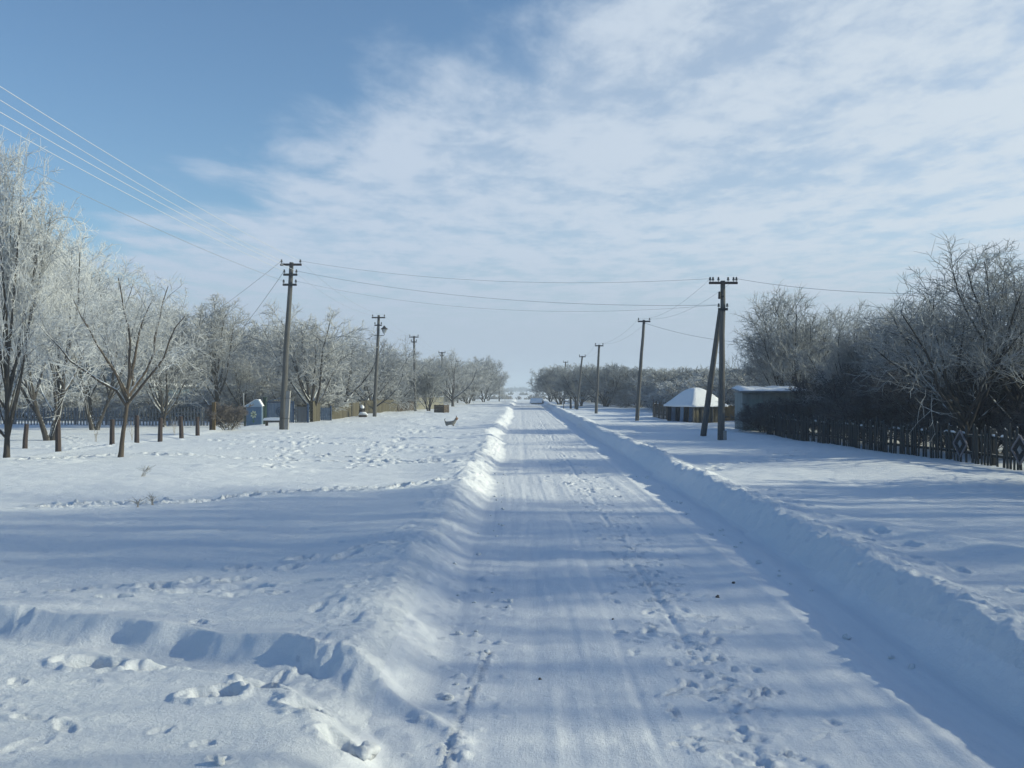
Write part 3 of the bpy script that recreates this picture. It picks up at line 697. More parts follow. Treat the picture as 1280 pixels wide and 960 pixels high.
def snow_hut():
    X0, Y0 = px(866, 58.5), 58.5
    root = empty('hut', (X0, Y0, gz(X0, Y0) - .02), 'hut under a domed snow roof, with tarpaulin and board sides, behind the braced pole', 'hut', None, R(28))
    # the near corner is at the origin: one side runs +x (boards), the other -x,+y (tarpaulin)
    W, D, E, P = 2.35, 2.5, 1.05, 2.1
    MB().extrude([(.06, .06, -.2), (W - .06, .06, -.2), (W - .06, .06, E - .02), (.06, .06, E - .02)], (0, D - .1, 0)).build('wall', OCHRE, root)
    m = MB()
    for i in range(10): m.box((.12 + i * .235, .03, .48 - .02 * (i % 2)), (.17, .04, 1.0 + .03 * (i % 3)))
    m.build('board_side', PLANK, root)
    for x in (.0, .62, 1.42, 2.30):
        MB().tube([(x, -.03, -.2), (x + .02, -.03, E)], [.05, .042], 7).build('post', WOODGREY, root)
    rg = random.Random(8); mats = [TARP, DARKGAP, BLUEGREY, DARKGAP, TARP, DARKGAP]
    for i in range(6):          # hanging sheets on the road side; the dark ones paint the shade of gaps
        y0 = .05 + i * .41; vs = []; fs = []
        for b in range(7):
            for a in range(6):
                vs.append((.045 - .06 * b / 6 - .03 * math.sin(a * 2.1 + i) - .02 * rg.random(), y0 + .37 * a / 5, E - .02 - (E - .05 * rg.random()) * b / 6))
        for b in range(6):
            for a in range(5): q = b * 6 + a; fs.append((q, q + 1, q + 7, q + 6))
        o = MB().poly(vs, fs).build('tarpaulin', mats[i], root, True)
        sm = o.modifiers.new('thickness', 'SOLIDIFY'); sm.thickness = .012
    # the domed roof: a base board and thick snow
    cx, cy = W / 2, D / 2; n = 40; rings = 12; vs = []; fs = []
    for k in range(rings + 1):
        t = k / rings
        for i in range(n):
            a = 2 * math.pi * i / n; c, s = math.cos(a), math.sin(a)
            q = max(abs(c), abs(s)); sq = (1 / q) * (1 - .12 * (1 / q - 1))
            
            z = E + (P - E) * (.35 * math.sin(t * math.pi / 2) + .65 * (t * t * (3 - 2 * t)) ** .8)
            w = sq * (1 - t) ** .92
            vs.append((cx + c * w * (W / 2 + .24), cy + s * w * (D / 2 + .24), z + (.035 * float(vnoise(a * 3.2, 1.5 + k, 5)) + .02 * float(vnoise(a * 9, 4.5, 6))) * (1 if k < 3 else .5)))
    for k in range(rings):
        for i in range(n): i2 = (i + 1) % n; fs.append((k * n + i, k * n + i2, (k + 1) * n + i2, (k + 1) * n + i))
    # underside
    b0 = len(vs); vs += [(v[0], v[1], E - .09 + .6 * (v[2] - E)) for v in vs[:n]]
    fs += [(b0 + i, b0 + (i + 1) % n, (i + 1) % n, i) for i in range(n)]
    fs.append(tuple(b0 + i for i in range(n))[::-1])
    MB().poly(vs, fs).build('snow_roof', SNOWCAP, root, True)
snow_hut()

# ------------------------------------------------------------------ fences and gates
def fence(name, p0, p1, h, mat, label, step=.13, pw=.09, post_every=2.0, cat='fence', jitter=.03, tip=.0, rails=(.3, .8), snowcap=False, seed=1, group=None, lean=.0, thick=.025, gap=0.0):
    X0, Y0 = p0; X1, Y1 = p1; L = math.hypot(X1 - X0, Y1 - Y0); a = math.atan2(Y1 - Y0, X1 - X0)
    z0 = gz(X0, Y0)
    root = empty(name, (X0, Y0, z0), label, cat, group, a)
    rg = random.Random(seed); m = MB(); n = int(L / step); skipped = False
    def lz(x): return gz(X0 + math.cos(a) * x, Y0 + math.sin(a) * x) - z0
    for i in range(n + 1):
        if rg.random() < gap and not skipped: skipped = True; continue
        skipped = False
        x = i * step + rg.uniform(-.01, .01); hh = h + rg.gauss(0, jitter); zb = lz(x) - .15
        w = pw * rg.uniform(.85, 1.08) / 2; ln = rg.gauss(0, lean)
        o = [(x - w, 0, zb), (x + w, 0, zb), (x + w + ln, 0, zb + .15 + hh), (x + ln, 0, zb + .15 + hh + tip), (x - w + ln, 0, zb + .15 + hh)]
        m.extrude(o, (0, thick, 0))
    m.build('pickets' if pw < .12 else 'planks', mat, root)
    for k in range(int(L / post_every) + 1):
        x = min(k * post_every, L); zb = lz(x)
        MB().box((x, thick + .12, zb + h * .5 - .1), (.09, .09, h + .25), ry=rg.gauss(0, .02)).build('post', mat, root)
    for rr in rails:
        pts = [(x, thick + .038, lz(x) + h * rr) for x in np.linspace(0, L, max(2, int(L / 2)) + 1)]
        m = MB()
        for q0, q1 in zip(pts[:-1], pts[1:]):
            m.box(((q0[0] + q1[0]) / 2, q0[1], (q0[2] + q1[2]) / 2), (q1[0] - q0[0] + .01, .05, .07), ry=-math.atan2(q1[2] - q0[2], q1[0] - q0[0]))
        m.build('rail', mat, root)
    if snowcap:
        m = MB()
        x = .3
        while x < L - .5:
            l = rg.uniform(.2, .7); zb = lz(x) + h * rails[-1] + .035
            m.tube([(x, thick + .05, zb), (x + l * .2, thick + .05, zb + .02), (x + l * .8, thick + .05, zb + .02), (x + l, thick + .05, zb)], [.008, .03, .03, .008], 7)
            x += l + rg.uniform(.1, 1.3)
        m.build('snow_cap', SNOWCAP, root, True)
    return root, a, z0

fence('picket_fence', (px(-60, 61), 61), (px(272, 59), 59), 1.0, PICKETGREY, 'grey picket fence across the yard behind the left trees', step=.2, pw=.085, tip=.06, seed=3)
fence('plank_fence', (px(375, 60.5), 60.5), (px(384, 61), 61), 1.05, PLANK, 'short olive plank fence just right of the nearest left pole', step=.16, pw=.15, post_every=.4, seed=5, jitter=.02)
fence('plank_fence', (px(391.5, 60.2), 60.2), (px(400, 61.5), 61.5), 1.25, PLANK, 'tall narrow plank panel beside the dark forked tree', step=.16, pw=.15, post_every=.5, seed=6, jitter=.02)
fence('plank_fence', (px(414, 66), 66), (px(449, 73), 73), 1.0, PLANK, 'olive brown plank fence between the blue wicket and the lantern pole', step=.17, pw=.16, seed=7, jitter=.03)
fence('plank_fence', (px(452, 79), 79), (px(497, 88), 88), 1.05, PLANK, 'brown plank fence behind the lantern pole', step=.17, pw=.16, seed=8, jitter=.03)
fence('plank_fence', (px(498, 89), 89), (px(520, 96), 96), .9, PLANKDARK, 'dull brown plank fence by the third left pole', step=.17, pw=.16, seed=9, jitter=.03)
fence('plank_fence', (px(816, 70), 70), (px(836, 62.5), 62.5), .95, PLANKDARK, 'dark ragged board fence capped with snow left of the domed hut', step=.2, pw=.15, seed=15, jitter=.12, lean=.05, gap=.2, snowcap=True, rails=(.3, .95))
fence('plank_fence', (px(905, 61.5), 61.5), (px(927, 62.5), 62.5), .95, OCHRE, 'ochre plank fence between the domed hut and the shed', step=.16, pw=.15, seed=10, snowcap=True, rails=(.3, .97))
# cream wall farther along the left side
Xw, Yw = px(522, 100), 100
rt = empty('garden_wall', (Xw, Yw, gz(Xw, Yw)), 'cream plastered wall right of the third left pole', 'wall', None, R(18))
MB().box((1.2, 0, .55), (2.9, .2, 1.5)).build('wall', CREAM, rt)
MB().box((1.2, 0, 1.34), (3.0, .3, .07)).build('coping', SNOWCAP, rt)

XA, YA = 10.75, 43.2; XB, YB = 12.35, 22.6
froot, fa, fz = fence('picket_fence', (XA, YA), (XB, YB), .92, PICKETDARK, 'dark weathered picket fence with diamond ornaments along the right verge', step=.15, pw=.08, tip=.05, jitter=.09, snowcap=True, seed=12, lean=.05, gap=.16, post_every=2.2)
def diamond(d, s):
    t = (YA - d) / (YA - YB) * math.hypot(XB - XA, YB - YA)
    zz = gz(XA + (XB - XA) * (YA - d) / (YA - YB), d) - fz + .50
    m = MB()
    for k in range(4):
        a = math.pi / 4 + k * math.pi / 2
        m.box((t + math.cos(a) * s * .5, -.03, zz + math.sin(a) * s * .5), (s * .98, .035, .045), ry=-(a + math.pi / 2))
    o = m.build('diamond_ornament', simple('ornament lath', (.20, .19, .21), (.13, .125, .14), .8, 6), froot)
    MB().extrude([(t - .62 * s, -.008, zz), (t, -.008, zz - .62 * s), (t + .62 * s, -.008, zz), (t, -.008, zz + .62 * s)], (0, -.012, 0)).build('backing', DARKGAP, o)
    MB().box((t, -.03, zz), (.15, .03, .15), ry=math.pi / 4).build('rosette', PICKETGREY, o)
diamond(27.0, .50); diamond(24.2, .50)

# single posts of the vanished fence on the left
GP = 'old fence posts in a row on the left'
plist = [(31, 36, 530, 'short fence post in the yard behind the leftmost trunk'), (73, 31, 524, 'fence post between the leftmost trunk and the young tree'), (140, 35.4, 524, 'fence post touching the trunk of the young leaning tree'), (171, 36.4, 519, 'first fence post right of the young leaning tree'),
         (200, 37.6, 522, 'second fence post right of the young leaning tree'), (227, 40, 520, 'third fence post right of the young leaning tree'), (247, 42.2, 521, 'fence post next to the tall plank at the end of the row')]
rg = random.Random(2)
for p, d, top, lb in plist:
    X = px(p, d); z = gz(X, d); h = pz(top, d) - z
    m = MB(); lx = rg.gauss(0, .03)
    m.tube([(0, 0, -.2), (lx * .3, 0, h * .4), (lx, .0, h - .02), (lx, 0, h)], [.095, .085, .078, .06], 9)
    o = m.build('fence_post', POSTWOOD); o.location = (X, d, z); tag(o, lb, 'post', GP)
X = px(266, 46.5)
r_ = empty('gate_post', (X, 46.5, gz(X, 46.5)), 'tall yellowish plank post at the end of the fence post row', 'post')
MB().box((.05, 0, .55), (.14, .1, 1.5)).build('plank', OCHRE, r_); MB().box((-.09, .02, .5), (.12, .12, 1.35)).build('post', POSTWOOD, r_)

def gable_shelter():
    d = 56.5; X = px(317, d)
    root = empty('shelter', (X, d, gz(X, d)), 'small blue shelter with a gable top and a painted yellow flower', 'shelter')
    MB().extrude([(-.42, 0, -.2), (.42, 0, -.2), (.42, 0, 1.05), (-.42, 0, 1.05)], (0, .22, 0)).build('door_panel', BLUE, root)
    g = MB().extrude([(-.5, -.08, 1.055), (.5, -.08, 1.055), (.28, -.08, 1.42), (.12, -.08, 1.46)], (0, .36, 0)).build('gable', PALEBLUE, root)
    MB().extrude([(.12, -.1, 1.465), (.28, -.1, 1.425), (.5, -.1, 1.06), (.54, -.1, 1.10), (.31, -.1, 1.48), (.12, -.1, 1.49), (-.52, -.1, 1.085), (-.5, -.1, 1.06)], (0, .4, 0)).build('snow_cap', SNOWCAP, g)
    MB().box((.46, .11, .5), (.07, .24, 1.1)).build('side_board', PALEBLUE, root)
    m = MB()
    for k in range(7):
        a = 2 * math.pi * k / 7
        m.extrude([(math.cos(a + t) * r_ * .8 * 1.0, -.004, .62 + math.sin(a + t) * r_) for t, r_ in ((0, .06), (-.35, .16), (-.12, .22), (.12, .22), (.35, .16))], (0, -.012, 0))
    fl = m.build('painted_flower', simple('painted petals', (.62, .66, .48), (.5, .54, .34), .6, 6), root)
    MB().extrude([(math.cos(i * .7854) * .06, -.018, .62 + math.sin(i * .7854) * .06) for i in range(8)], (0, -.008, 0)).build('flower_heart', simple('flower heart', (.25, .28, .12), None, .6), fl)
    MB().extrude([(-.02, -.004, .14), (.02, -.004, .14), (.02, -.004, .39), (-.02, -.004, .39)], (0, -.01, 0)).extrude([(-.16, -.004, .28), (-.02, -.004, .20), (-.02, -.004, .25)], (0, -.01, 0)).extrude([(.02, -.004, .25), (.02, -.004, .20), (.16, -.004, .28)], (0, -.01, 0)).build('painted_stem', simple('painted leaf', (.10, .22, .10), None, .6), root)
    for s in (-.52, .58): MB().box((s, .1, .45), (.1, .1, 1.3)).build('post', GREEN, root)
gable_shelter()
d = 57; X = px(305.5, d)
o = MB().tube([(0, 0, -.2), (-.03, 0, 1.0), (-.06, 0, 1.9)], [.03, .028, .025], 7).build('stake', simple('pale stake', (.45, .47, .48), (.3, .32, .34), .7), None); o.location = (X, d, gz(X, d)); tag(o, 'thin pale stake standing left of the blue shelter', 'stake')
d = 58; X = px(331, d)
r_ = empty('gate_post', (X, d, gz(X, d)), 'dark green post between the blue shelter and the metal gate', 'post')
MB().box((0, 0, .65), (.16, .16, 1.7)).build('post', GREEN, r_); MB().box((0, 0, 1.53), (.22, .22, .06)).build('post_cap', GREEN, r_)

def metal_gate():
    d = 59; X = px(350, d)
    root = empty('gate', (X, d, gz(X, d)), 'dark framed blue grey gate with a ring ornament behind the nearest left pole', 'gate')
    m = MB()
    for s in (-.80, .80): m.box((s, 0, .5), (.08, .08, 1.5))
    m.box((0, 0, 1.20), (1.52, .07, .07)); m.box((0, 0, .02), (1.52, .05, .05)); m.build('frame', BLUEDARK, root)
    m = MB()
    for s in (-1, 1): m.extrude([(0, -.02, 1.40), (0, -.02, 1.44), (s * .72, -.02, 1.29), (s * .72, -.02, 1.24)], (0, .04, 0))
    m.build('gable_bar', BLUEGREY, root)
    m = MB()
    for k in range(9): m.box((-.68 + k * .17, .02, .60), (.155, .02, 1.08))
    m.build('panel', BLUEGREY, root)
    m = MB(); n = 18
    m.tube([(math.cos(2 * math.pi * i / n) * .20, -.03, .66 + math.sin(2 * math.pi * i / n) * .24) for i in range(n + 1)], .028, 6, False)
    m.tube([(math.cos(2 * math.pi * i / n) * .09, -.03, .66 + math.sin(2 * math.pi * i / n) * .11) for i in range(n + 1)], .022, 6, False)
    m.box((0, -.02, .2), (.03, .03, .44)); m.build('ring_ornament', BLUEDARK, root)
    m = MB()
    for k in range(10): m.box((.92 + k * .075, .02, .45), (.05, .02, .95))
    for q in (.2, .75): m.box((1.26, .045, q), (.75, .03, .05))
    m.build('side_grille', PICKETGREY, root)
    MB().box((1.66, 0, .45), (.11, .11, 1.3)).build('post', BLUEDARK, root)
metal_gate()

d = 63; X = px(406.5, d)
r_ = empty('gate', (X, d, gz(X, d)), 'low pale blue wicket gate between two plank fences', 'gate')
m = MB()
for k in range(5): m.box((-.24 + k * .12, 0, .38), (.105, .03, .85))
m.build('gate_leaf', BLUEGREY, r_)
for q in (.15, .6): MB().box((0, .035, q), (.6, .035, .06)).build('rail', BLUEDARK, r_)
MB().box((.36, 0, .4), (.09, .09, 1.1)).build('post', BLUEDARK, r_)

# snow covered bench by the gate
d = 54.5; X = px(342, d)
r_ = empty('bench', (X, d, gz(X, d)), 'low bench under a thick slab of snow before the metal gate', 'bench')
MB().box((0, 0, .27), (1.0, .34, .06)).build('seat', PLANKDARK, r_)
for s in (-.38, .38): MB().box((s, 0, .06), (.08, .3, .36)).build('leg', PLANKDARK, r_)
m = MB(); pr = [(-.52, .0), (-.53, .08), (-.46, .14), (-.2, .16), (.1, .155), (.4, .14), (.5, .07), (.5, 0)]
m.extrude([(x, -.19, .302 + z) for x, z in pr], (0, .38, 0)); m.build('snow_cap', SNOWCAP, r_)

# stump seat with snow and a lid by the lantern pole
d = 70; X = px(453, d)
r_ = empty('tree_stump', (X, d, gz(X, d)), 'dark stump with snow on its steps left of the lantern pole', 'stump')
MB().tube([(-.08, .1, -.1), (-.08, .1, .45), (-.05, .1, .62)], [.22, .19, .15], 9).build('stump', BARK_DARK, r_)
MB().tube([(-.02, .08, .58), (-.02, .08, .68), (-.02, .08, .76), (-.02, .08, .82)], [.13, .15, .11, .03], 10).build('snow_cap', SNOWCAP, r_, True)
MB().box((.1, -.2, .05), (.5, .3, .12)).build('step_board', PLANKDARK, r_)
MB().tube([(-.25, -.2, .13), (-.1, -.2, .22), (.25, -.2, .22), (.4, -.2, .13)], [.03, .13, .12, .03], 9).build('snow_slab', SNOWCAP, r_, True)
MB().tube([(.12, .15, .4), (.16, .15, .95)], [.05, .045], 7).build('branch_stub', BARK_DARK, r_)
# square bin
d = 85; X = px(552, d)
r_ = empty('wooden_bin', (X, d, gz(X, d)), 'square dark brown wooden bin standing on the left verge', 'bin', None, R(-24))
m = MB()
for s in (-.45, .45):
    for k in range(5): m.box((s, 0, .06 + .13 * k), (.04, .9, .115)); m.box((0, s, .06 + .13 * k), (.9 + .08, .04, .115))
m.build('side_boards', PLANKDARK, r_)
for sx in (-.4, .4):
    for sy in (-.4, .4): MB().box((sx, sy, .3), (.07, .07, .75)).build('corner_post', POSTWOOD, r_)
MB().extrude([(-.42, -.42, .45), (.42, -.42, .45), (.42, .42, .45), (-.42, .42, .45)], (0, 0, .12)).build('snow_fill', SNOWCAP, r_)
# snow heap beside the bin is part of the field; dark gateway on the right side
d = 103; X = px(716, d)
r_ = empty('gateway', (X, d, gz(X, d)), 'dark gateway posts with a snowy side rail on the right verge', 'gate')
for s in (-.22, .28): MB().tube([(s, 0, -.2), (s, 0, 1.0), (s + .02, 0, 1.25)], [.11, .10, .08], 8).build('post', BARK_DARK, r_)
MB().tube([(-.22, 0, .68), (-1.0, .1, .85)], [.05, .05], 7).build('rail', WOODGREY, r_)
MB().tube([(-.24, 0, .75), (-.5, .03, .81), (-.98, .1, .92)], [.02, .045, .02], 7).build('snow_cap', SNOWCAP, r_, True)
MB().tube([(-.95, .1, -.2), (-.95, .1, .9)], .045, 7).build('rail_post', WOODGREY, r_)
# stick leaning on the right fence
Xs, Ys = px(990, 42.2), 42.2
o = MB().tube([(0, 0, -.05), (.42, .25, .75)], [.022, .016], 6).build('stick', simple('pale stick', (.3, .3, .31), (.2, .2, .21), .8), None); o.location = (Xs, Ys - .6, gz(Xs, Ys - .6)); tag(o, 'pale stick leaning against the hedge at the far end of the picket fence', 'stick')

# ------------------------------------------------------------------ utility poles
GU = 'wooden utility poles along the street'
ins_m = MB().tube([(0, 0, 0), (0, 0, .05)], .012, 6).tube([(0, 0, .05), (0, 0, .08), (0, 0, .10), (0, 0, .15), (0, 0, .18)], [.045, .055, .035, .04, .015], 8)
INS = ins_m.build('insulator', PORC); INS_ME = INS.data; bpy.data.objects.remove(INS)
def pole(p, d, tp_px, tp_py, arms, label, r=.13, stub=False, big=1.0, X=None, Hh=None):
    X = px(p, d) if X is None else X
    z0 = gz(X, d); H = (pz(tp_py, d) - z0) if Hh is None else Hh
    lx = (tp_px - p) * d / F if tp_px is not None else 0
    root = empty('utility_pole', (X, d, z0), label, 'utility pole', GU)
    z1 = .0 if not stub else .55
    rg = random.Random(int(p * 7))
    MB().tube([(lx * k / 6 + rg.gauss(0, .012) * (0 < k < 6) - (.10 if stub else 0), 0, (-.4 if k == 0 else H * k / 6)) for k in range(7)], [r * (1.08 - .38 * k / 6) for k in range(7)], 12).build('shaft', WOODGREY, root, True)
    if stub:
        MB().box((.16, 0, .75), (.19, .2, 2.3), ry=math.atan2(lx, H)).build('concrete_stub', CONCRETE, root)
        m = MB()
        for z in (.55, 1.55): m.tube([(-.1 + .27 * math.cos(t) * .95 + .12 + lx * z / H, .2 * math.sin(t), z) for t in np.linspace(0, 2 * math.pi, 15)], .012, 5, False)
        m.build('wire_binding', IRON, root)
    tips = []
    for (zf, w, side) in arms:
        z = H * zf; x0 = lx * zf - (.10 if stub else 0)
        am = MB().box((x0, -r * .75, z), (w, .09 * big, .09 * big)).build('crossarm', IRON if w < .9 else POSTWOOD, root)
        xs = {2: (-.44, .44), 3: (-.44, 0, .44), 6: (-.46, -.36, -.17, .17, .36, .46)}[side]
        for s in xs:
            o = bpy.data.objects.new('insulator', INS_ME); col.objects.link(o); o.parent = am; o.location = (x0 + s * w, -r * .75, z + .045 * big); o.scale = (big, big, big)
            tips.append((X + x0 + s * w, d - r * .75, z0 + z + .16 * big))
    return root, tips, H, lx

pA, tA, HA, lA = pole(355, 49, 367, 328, [(.985, 1.05, 2), (.925, .68, 2), (.865, .68, 2)], 'tall utility pole with three crossarms, leaning right beside the metal gate', r=.15, stub=True, big=1.15)
pB, tB, HB, lB = pole(468, 71, 473.5, 394, [(.975, .95, 2), (.90, .52, 2)], 'utility pole with a hanging street lantern', r=.13)
p3 = pole(519, 89.5, 517.5, 420, [(.985, .85, 2), (.92, .5, 2)], 'utility pole next after the lantern pole', r=.12)
p4 = pole(553, 112, 552.5, 440, [(.985, .8, 2), (.93, .5, 2)], 'utility pole rising from the trees behind the wooden bin', r=.13)
pole(572, 148, 572.5, 451, [(.985, .8, 2)], 'farthest left utility pole, only its top above the trees', r=.13)
pole(624, 165, 624, 481, [(.97, .35, 2)], 'low thin pole at the far end of the left trees', r=.10)
pR, tR, HR, lR = pole(901, 39.4, 903.5, 351, [(.985, 1.13, 6), (.82, .38, 2)], 'utility pole propped by a slanting brace, on the right verge', r=.135, big=1.05)
r2 = pole(796, 62, 805, 400, [(.985, .78, 2)], 'leaning utility pole left of the domed hut', r=.12)
r3 = pole(745, 80, 749, 431, [(.985, .68, 2)], 'second utility pole beyond the braced one', r=.115)
r4 = pole(721, 99, 728, 445, [(.985, .65, 2)], 'thin leaning utility pole behind the dark gateway', r=.11)
pole(705, 138, 707, 452, [(.985, .72, 2)], 'farthest right utility pole among the last trees', r=.12)
pN, tN, HN, lN = pole(0, 5.0, None, 0, [(.985, 1.05, 2), (.94, .68, 2), (.895, .68, 2)], 'utility pole outside the left edge that carries the frosted wires', r=.15, X=-13.0, Hh=9.9)
# brace of the right pole
zb = gz(px(878, 42.2), 42.2)
b0 = (px(878, 42.2) - pR.location.x, 42.2 - 39.4, zb - pR.location.z - .3); b1 = (lR * .8 - .05, .12, HR * .82)
MB().tube([b0, tuple((b0[i] + b1[i]) / 2 for i in range(3)), b1], [.135, .12, .10], 12).build('brace', WOODGREY, pR, True)
MB().box((.14, -.05, .12), (.14, .16, .5)).build('footing', CONCRETE, pR)
m = MB().tube([(lR * .9 - .14, -.1, HR * .885), (lR * .9 - .14, -.1, HR * .93)], [.06, .05], 8); m.box((lR * .9 - .07, -.1, HR * .90), (.2, .05, .05)); m.build('bracket', IRON, pR)
# street lantern
z = HB * .80; x0 = lB * .80
la = MB().tube([(x0 - .25, -.1, z), (x0, -.1, z), (x0 + .42, -.1, z), (x0 + .47, -.1, z + .05), (x0 + .47, -.1, z + .12)], .022, 7).build('lantern_arm', IRON, pB)
MB().tube([(x0 + .47, -.1, z + .12), (x0 + .47, -.1, z + .2), (x0 + .47, -.1, z + .44)], [.05, .10, .17], 8).build('lantern_glass', LAMPGLASS, la)
m = MB()
for k in range(8):
    a = k * math.pi / 4; m.tube([(x0 + .47 + .10 * math.cos(a), -.1 + .10 * math.sin(a), z + .2), (x0 + .47 + .178 * math.cos(a), -.1 + .178 * math.sin(a), z + .445)], .012, 4)
m.build('lantern_frame', IRON, la)
MB().tube([(x0 + .47, -.1, z + .44), (x0 + .47, -.1, z + .47), (x0 + .47, -.1, z + .56), (x0 + .47, -.1, z + .62), (x0 + .47, -.1, z + .70)], [.27, .26, .14, .09, .02], 12).build('lantern_roof', IRON, la)

# ------------------------------------------------------------------ wires
GW = 'overhead wires'
def wire(a, b, sag, r, mat, label):
    a = np.array(a, float); b = np.array(b, float); n = 25; pts = []
    for i in range(n):
        t = i / (n - 1); p = a * (1 - t) + b * t; p[2] -= sag * 4 * t * (1 - t); pts.append(tuple(p))
    o = MB().tube(pts, r, 5).build('overhead_wire', mat, None, True); tag(o, label, 'wire', GW)
def wire_through(a, bx, by, sag, y0, r, mat, label):
    """run the wire from a to the pole outside the frame at the height that lets it pass photograph row y0 at the left edge"""
    k = -VX / F          # x / y along the left edge of the frame
    t = (a[0] - k * a[1]) / ((a[0] - bx) - k * (a[1] - by))
    d = a[1] + t * (by - a[1]); z = pz(y0, d) + sag * 4 * t * (1 - t)
    zb = a[2] + (z - a[2]) / t
    wire(a, (bx, by, zb), sag, r, mat, label)
    return zb
WR = .0095
wire_through(tA[1], tN[1][0], tN[1][1], .55, 108, WR, WIREFROST, 'uppermost frosted wire of the left bundle')
wire_through(tA[0], tN[0][0], tN[0][1], .55, 125, WR, WIREFROST, 'second frosted wire of the left bundle, counted from its top')
wire_through(tA[3], tN[3][0], tN[3][1], .5, 140, WR, WIREFROST, 'third frosted wire of the left bundle, counted from its top')
wire_through(tA[2], tN[2][0], tN[2][1], .45, 156, WR, WIREFROST, 'lowest wire of the left bundle that is still white with frost')
wire_through(tA[4], tN[4][0], tN[4][1], .5, 193, .0075, WIREGREY, 'dim wire below the frosted bundle on the left')
wire(tA[1], tR[0], .52, .006, WIREGREY, 'upper wire crossing the street between two poles')
wire(tA[3], tR[6], .52, .007, WIREGREY, 'middle wire crossing the street between two poles')
wire(tA[5], tR[6], .75, .0045, WIREGREY, 'lowest wire crossing the street between two poles')
wire(tA[0], (px(160, 80), 79, 4.2), .5, .009, WIREGREY, 'wire from the top crossarm down to the blue house')
wire(tA[2], (px(235, 77), 77.5, 3.0), .6, .012, WIREGREY, 'wire from the second crossarm down towards the cream gable')
wire(tR[5], (18.2, 13.6, 5.0), 1.0, .007, WIREGREY, 'wire from the braced pole down to the right edge trees')
wire((px(806, 62), 61.9, pz(404, 62)), (px(985, 52.5), 52.5, 4.6), .35, .009, WIREGREY, 'wire from the leaning pole to the tree behind the shed')

for a_, b_, ia, ib, lb in ((tA, tB, 0, 0, 'thin wire from the tall left pole to the lantern pole, away from the road'), (tA, tB, 1, 1, 'thin wire from the tall left pole to the lantern pole, on the road side'),
                           (tB, p3[1], 0, 0, 'thin wire beyond the lantern pole, far from the road'), (tB, p3[1], 1, 1, 'thin wire beyond the lantern pole, on the road side'),
                           (p3[1], p4[1], 0, 0, 'thin wire between the third and fourth left poles, far from the road'), (p3[1], p4[1], 1, 1, 'thin wire between the third and fourth left poles, on the road side'),
                           (tR, r2[1], 0, 0, 'thin wire from the braced pole to the leaning pole, on the road side'), (tR, r2[1], 5, 1, 'thin wire from the braced pole to the leaning pole, far from the road'),
                           (r2[1], r3[1], 0, 0, 'thin wire beyond the leaning pole, on the road side'), (r2[1], r3[1], 1, 1, 'thin wire beyond the leaning pole, far from the road'),
                           (r3[1], r4[1], 0, 0, 'thin wire from the third to the fourth right pole, on the road side'), (r3[1], r4[1], 1, 1, 'thin wire from the third to the fourth right pole, far from the road')):
    wire(a_[ia], b_[ib], .45, .0045, WIREGREY, lb)

# ------------------------------------------------------------------ dog
def dog():
    d = 53.0; X = px(563, d)
    root = empty('dog', (X, d, gz(X, d) - .17), 'small grey dog with a tan head standing in the snow left of the road', 'dog')
    vs = [(-.20, 0, .34), (-.02, 0, .345), (.16, 0, .35), (.24, 0, .42), (.28, 0, .53), (.31, 0, .60), (.38, 0, .585), (.435, 0, .57),
          (-.27, 0, .40), (-.31, 0, .52), (-.27, 0, .60)]
    ed = [(0, 1), (1, 2), (2, 3), (3, 4), (4, 5), (5, 6), (6, 7), (0, 8), (8, 9), (9, 10)]
    rad = [.10, .095, .105, .085, .06, .068, .04, .025, .035, .025, .018]
    for s in (-1, 1):
        n = len(vs); vs += [(.16, s * .07, .25), (.165, s * .07, .13), (.15, s * .07, .0)]; ed += [(2, n), (n, n + 1), (n + 1, n + 2)]; rad += [.045, .03, .026]
        n = len(vs); vs += [(-.20, s * .07, .24), (-.155, s * .07, .20), (-.225, s * .07, .12), (-.215, s * .07, .0)]; ed += [(0, n), (n, n + 1), (n + 1, n + 2), (n + 2, n + 3)]; rad += [.055, .04, .027, .025]
    me = bpy.data.meshes.new('body'); me.from_pydata(vs, ed, []); me.materials.append(FURDOG)
    o = bpy.data.objects.new('body', me); col.objects.link(o); o.parent = root
    sk = o.modifiers.new('skin', 'SKIN'); sk.use_smooth_shade = True
    if not me.skin_vertices: me.attributes.new
    return o, rad, root, me
def finish_dog():
    o, rad, root, me = dog()
    if me.skin_vertices:
        for i, r_ in enumerate(rad): me.skin_vertices[0].data[i].radius = (r_, r_)
        me.skin_vertices[0].data[0].use_root = True
        ss = o.modifiers.new('smooth', 'SUBSURF'); ss.levels = 1; ss.render_levels = 1
    else:      # without skin data grow the body from tapering tubes
        vs = [tuple(v.co) for v in me.vertices]; ed = [tuple(e.vertices) for e in me.edges]
        bpy.data.objects.remove(o); m = MB()
        for a, b in ed: m.tube([vs[a], vs[b]], [rad[a], rad[b]], 8)
        m.build('body', FURDOG, root, True)
    for s in (-1, 1):
        MB().extrude([(.29, s * .045, .655), (.35, s * .045, .65), (.315, s * .06, .75)], (0, s * .015, 0)).build('ear', FURDOG, root)
    MB().tube([(.30, 0, .50), (.345, 0, .60), (.39, 0, .595)], [.066, .073, .045], 8).build('mask', FURTAN, root, True)
finish_dog()

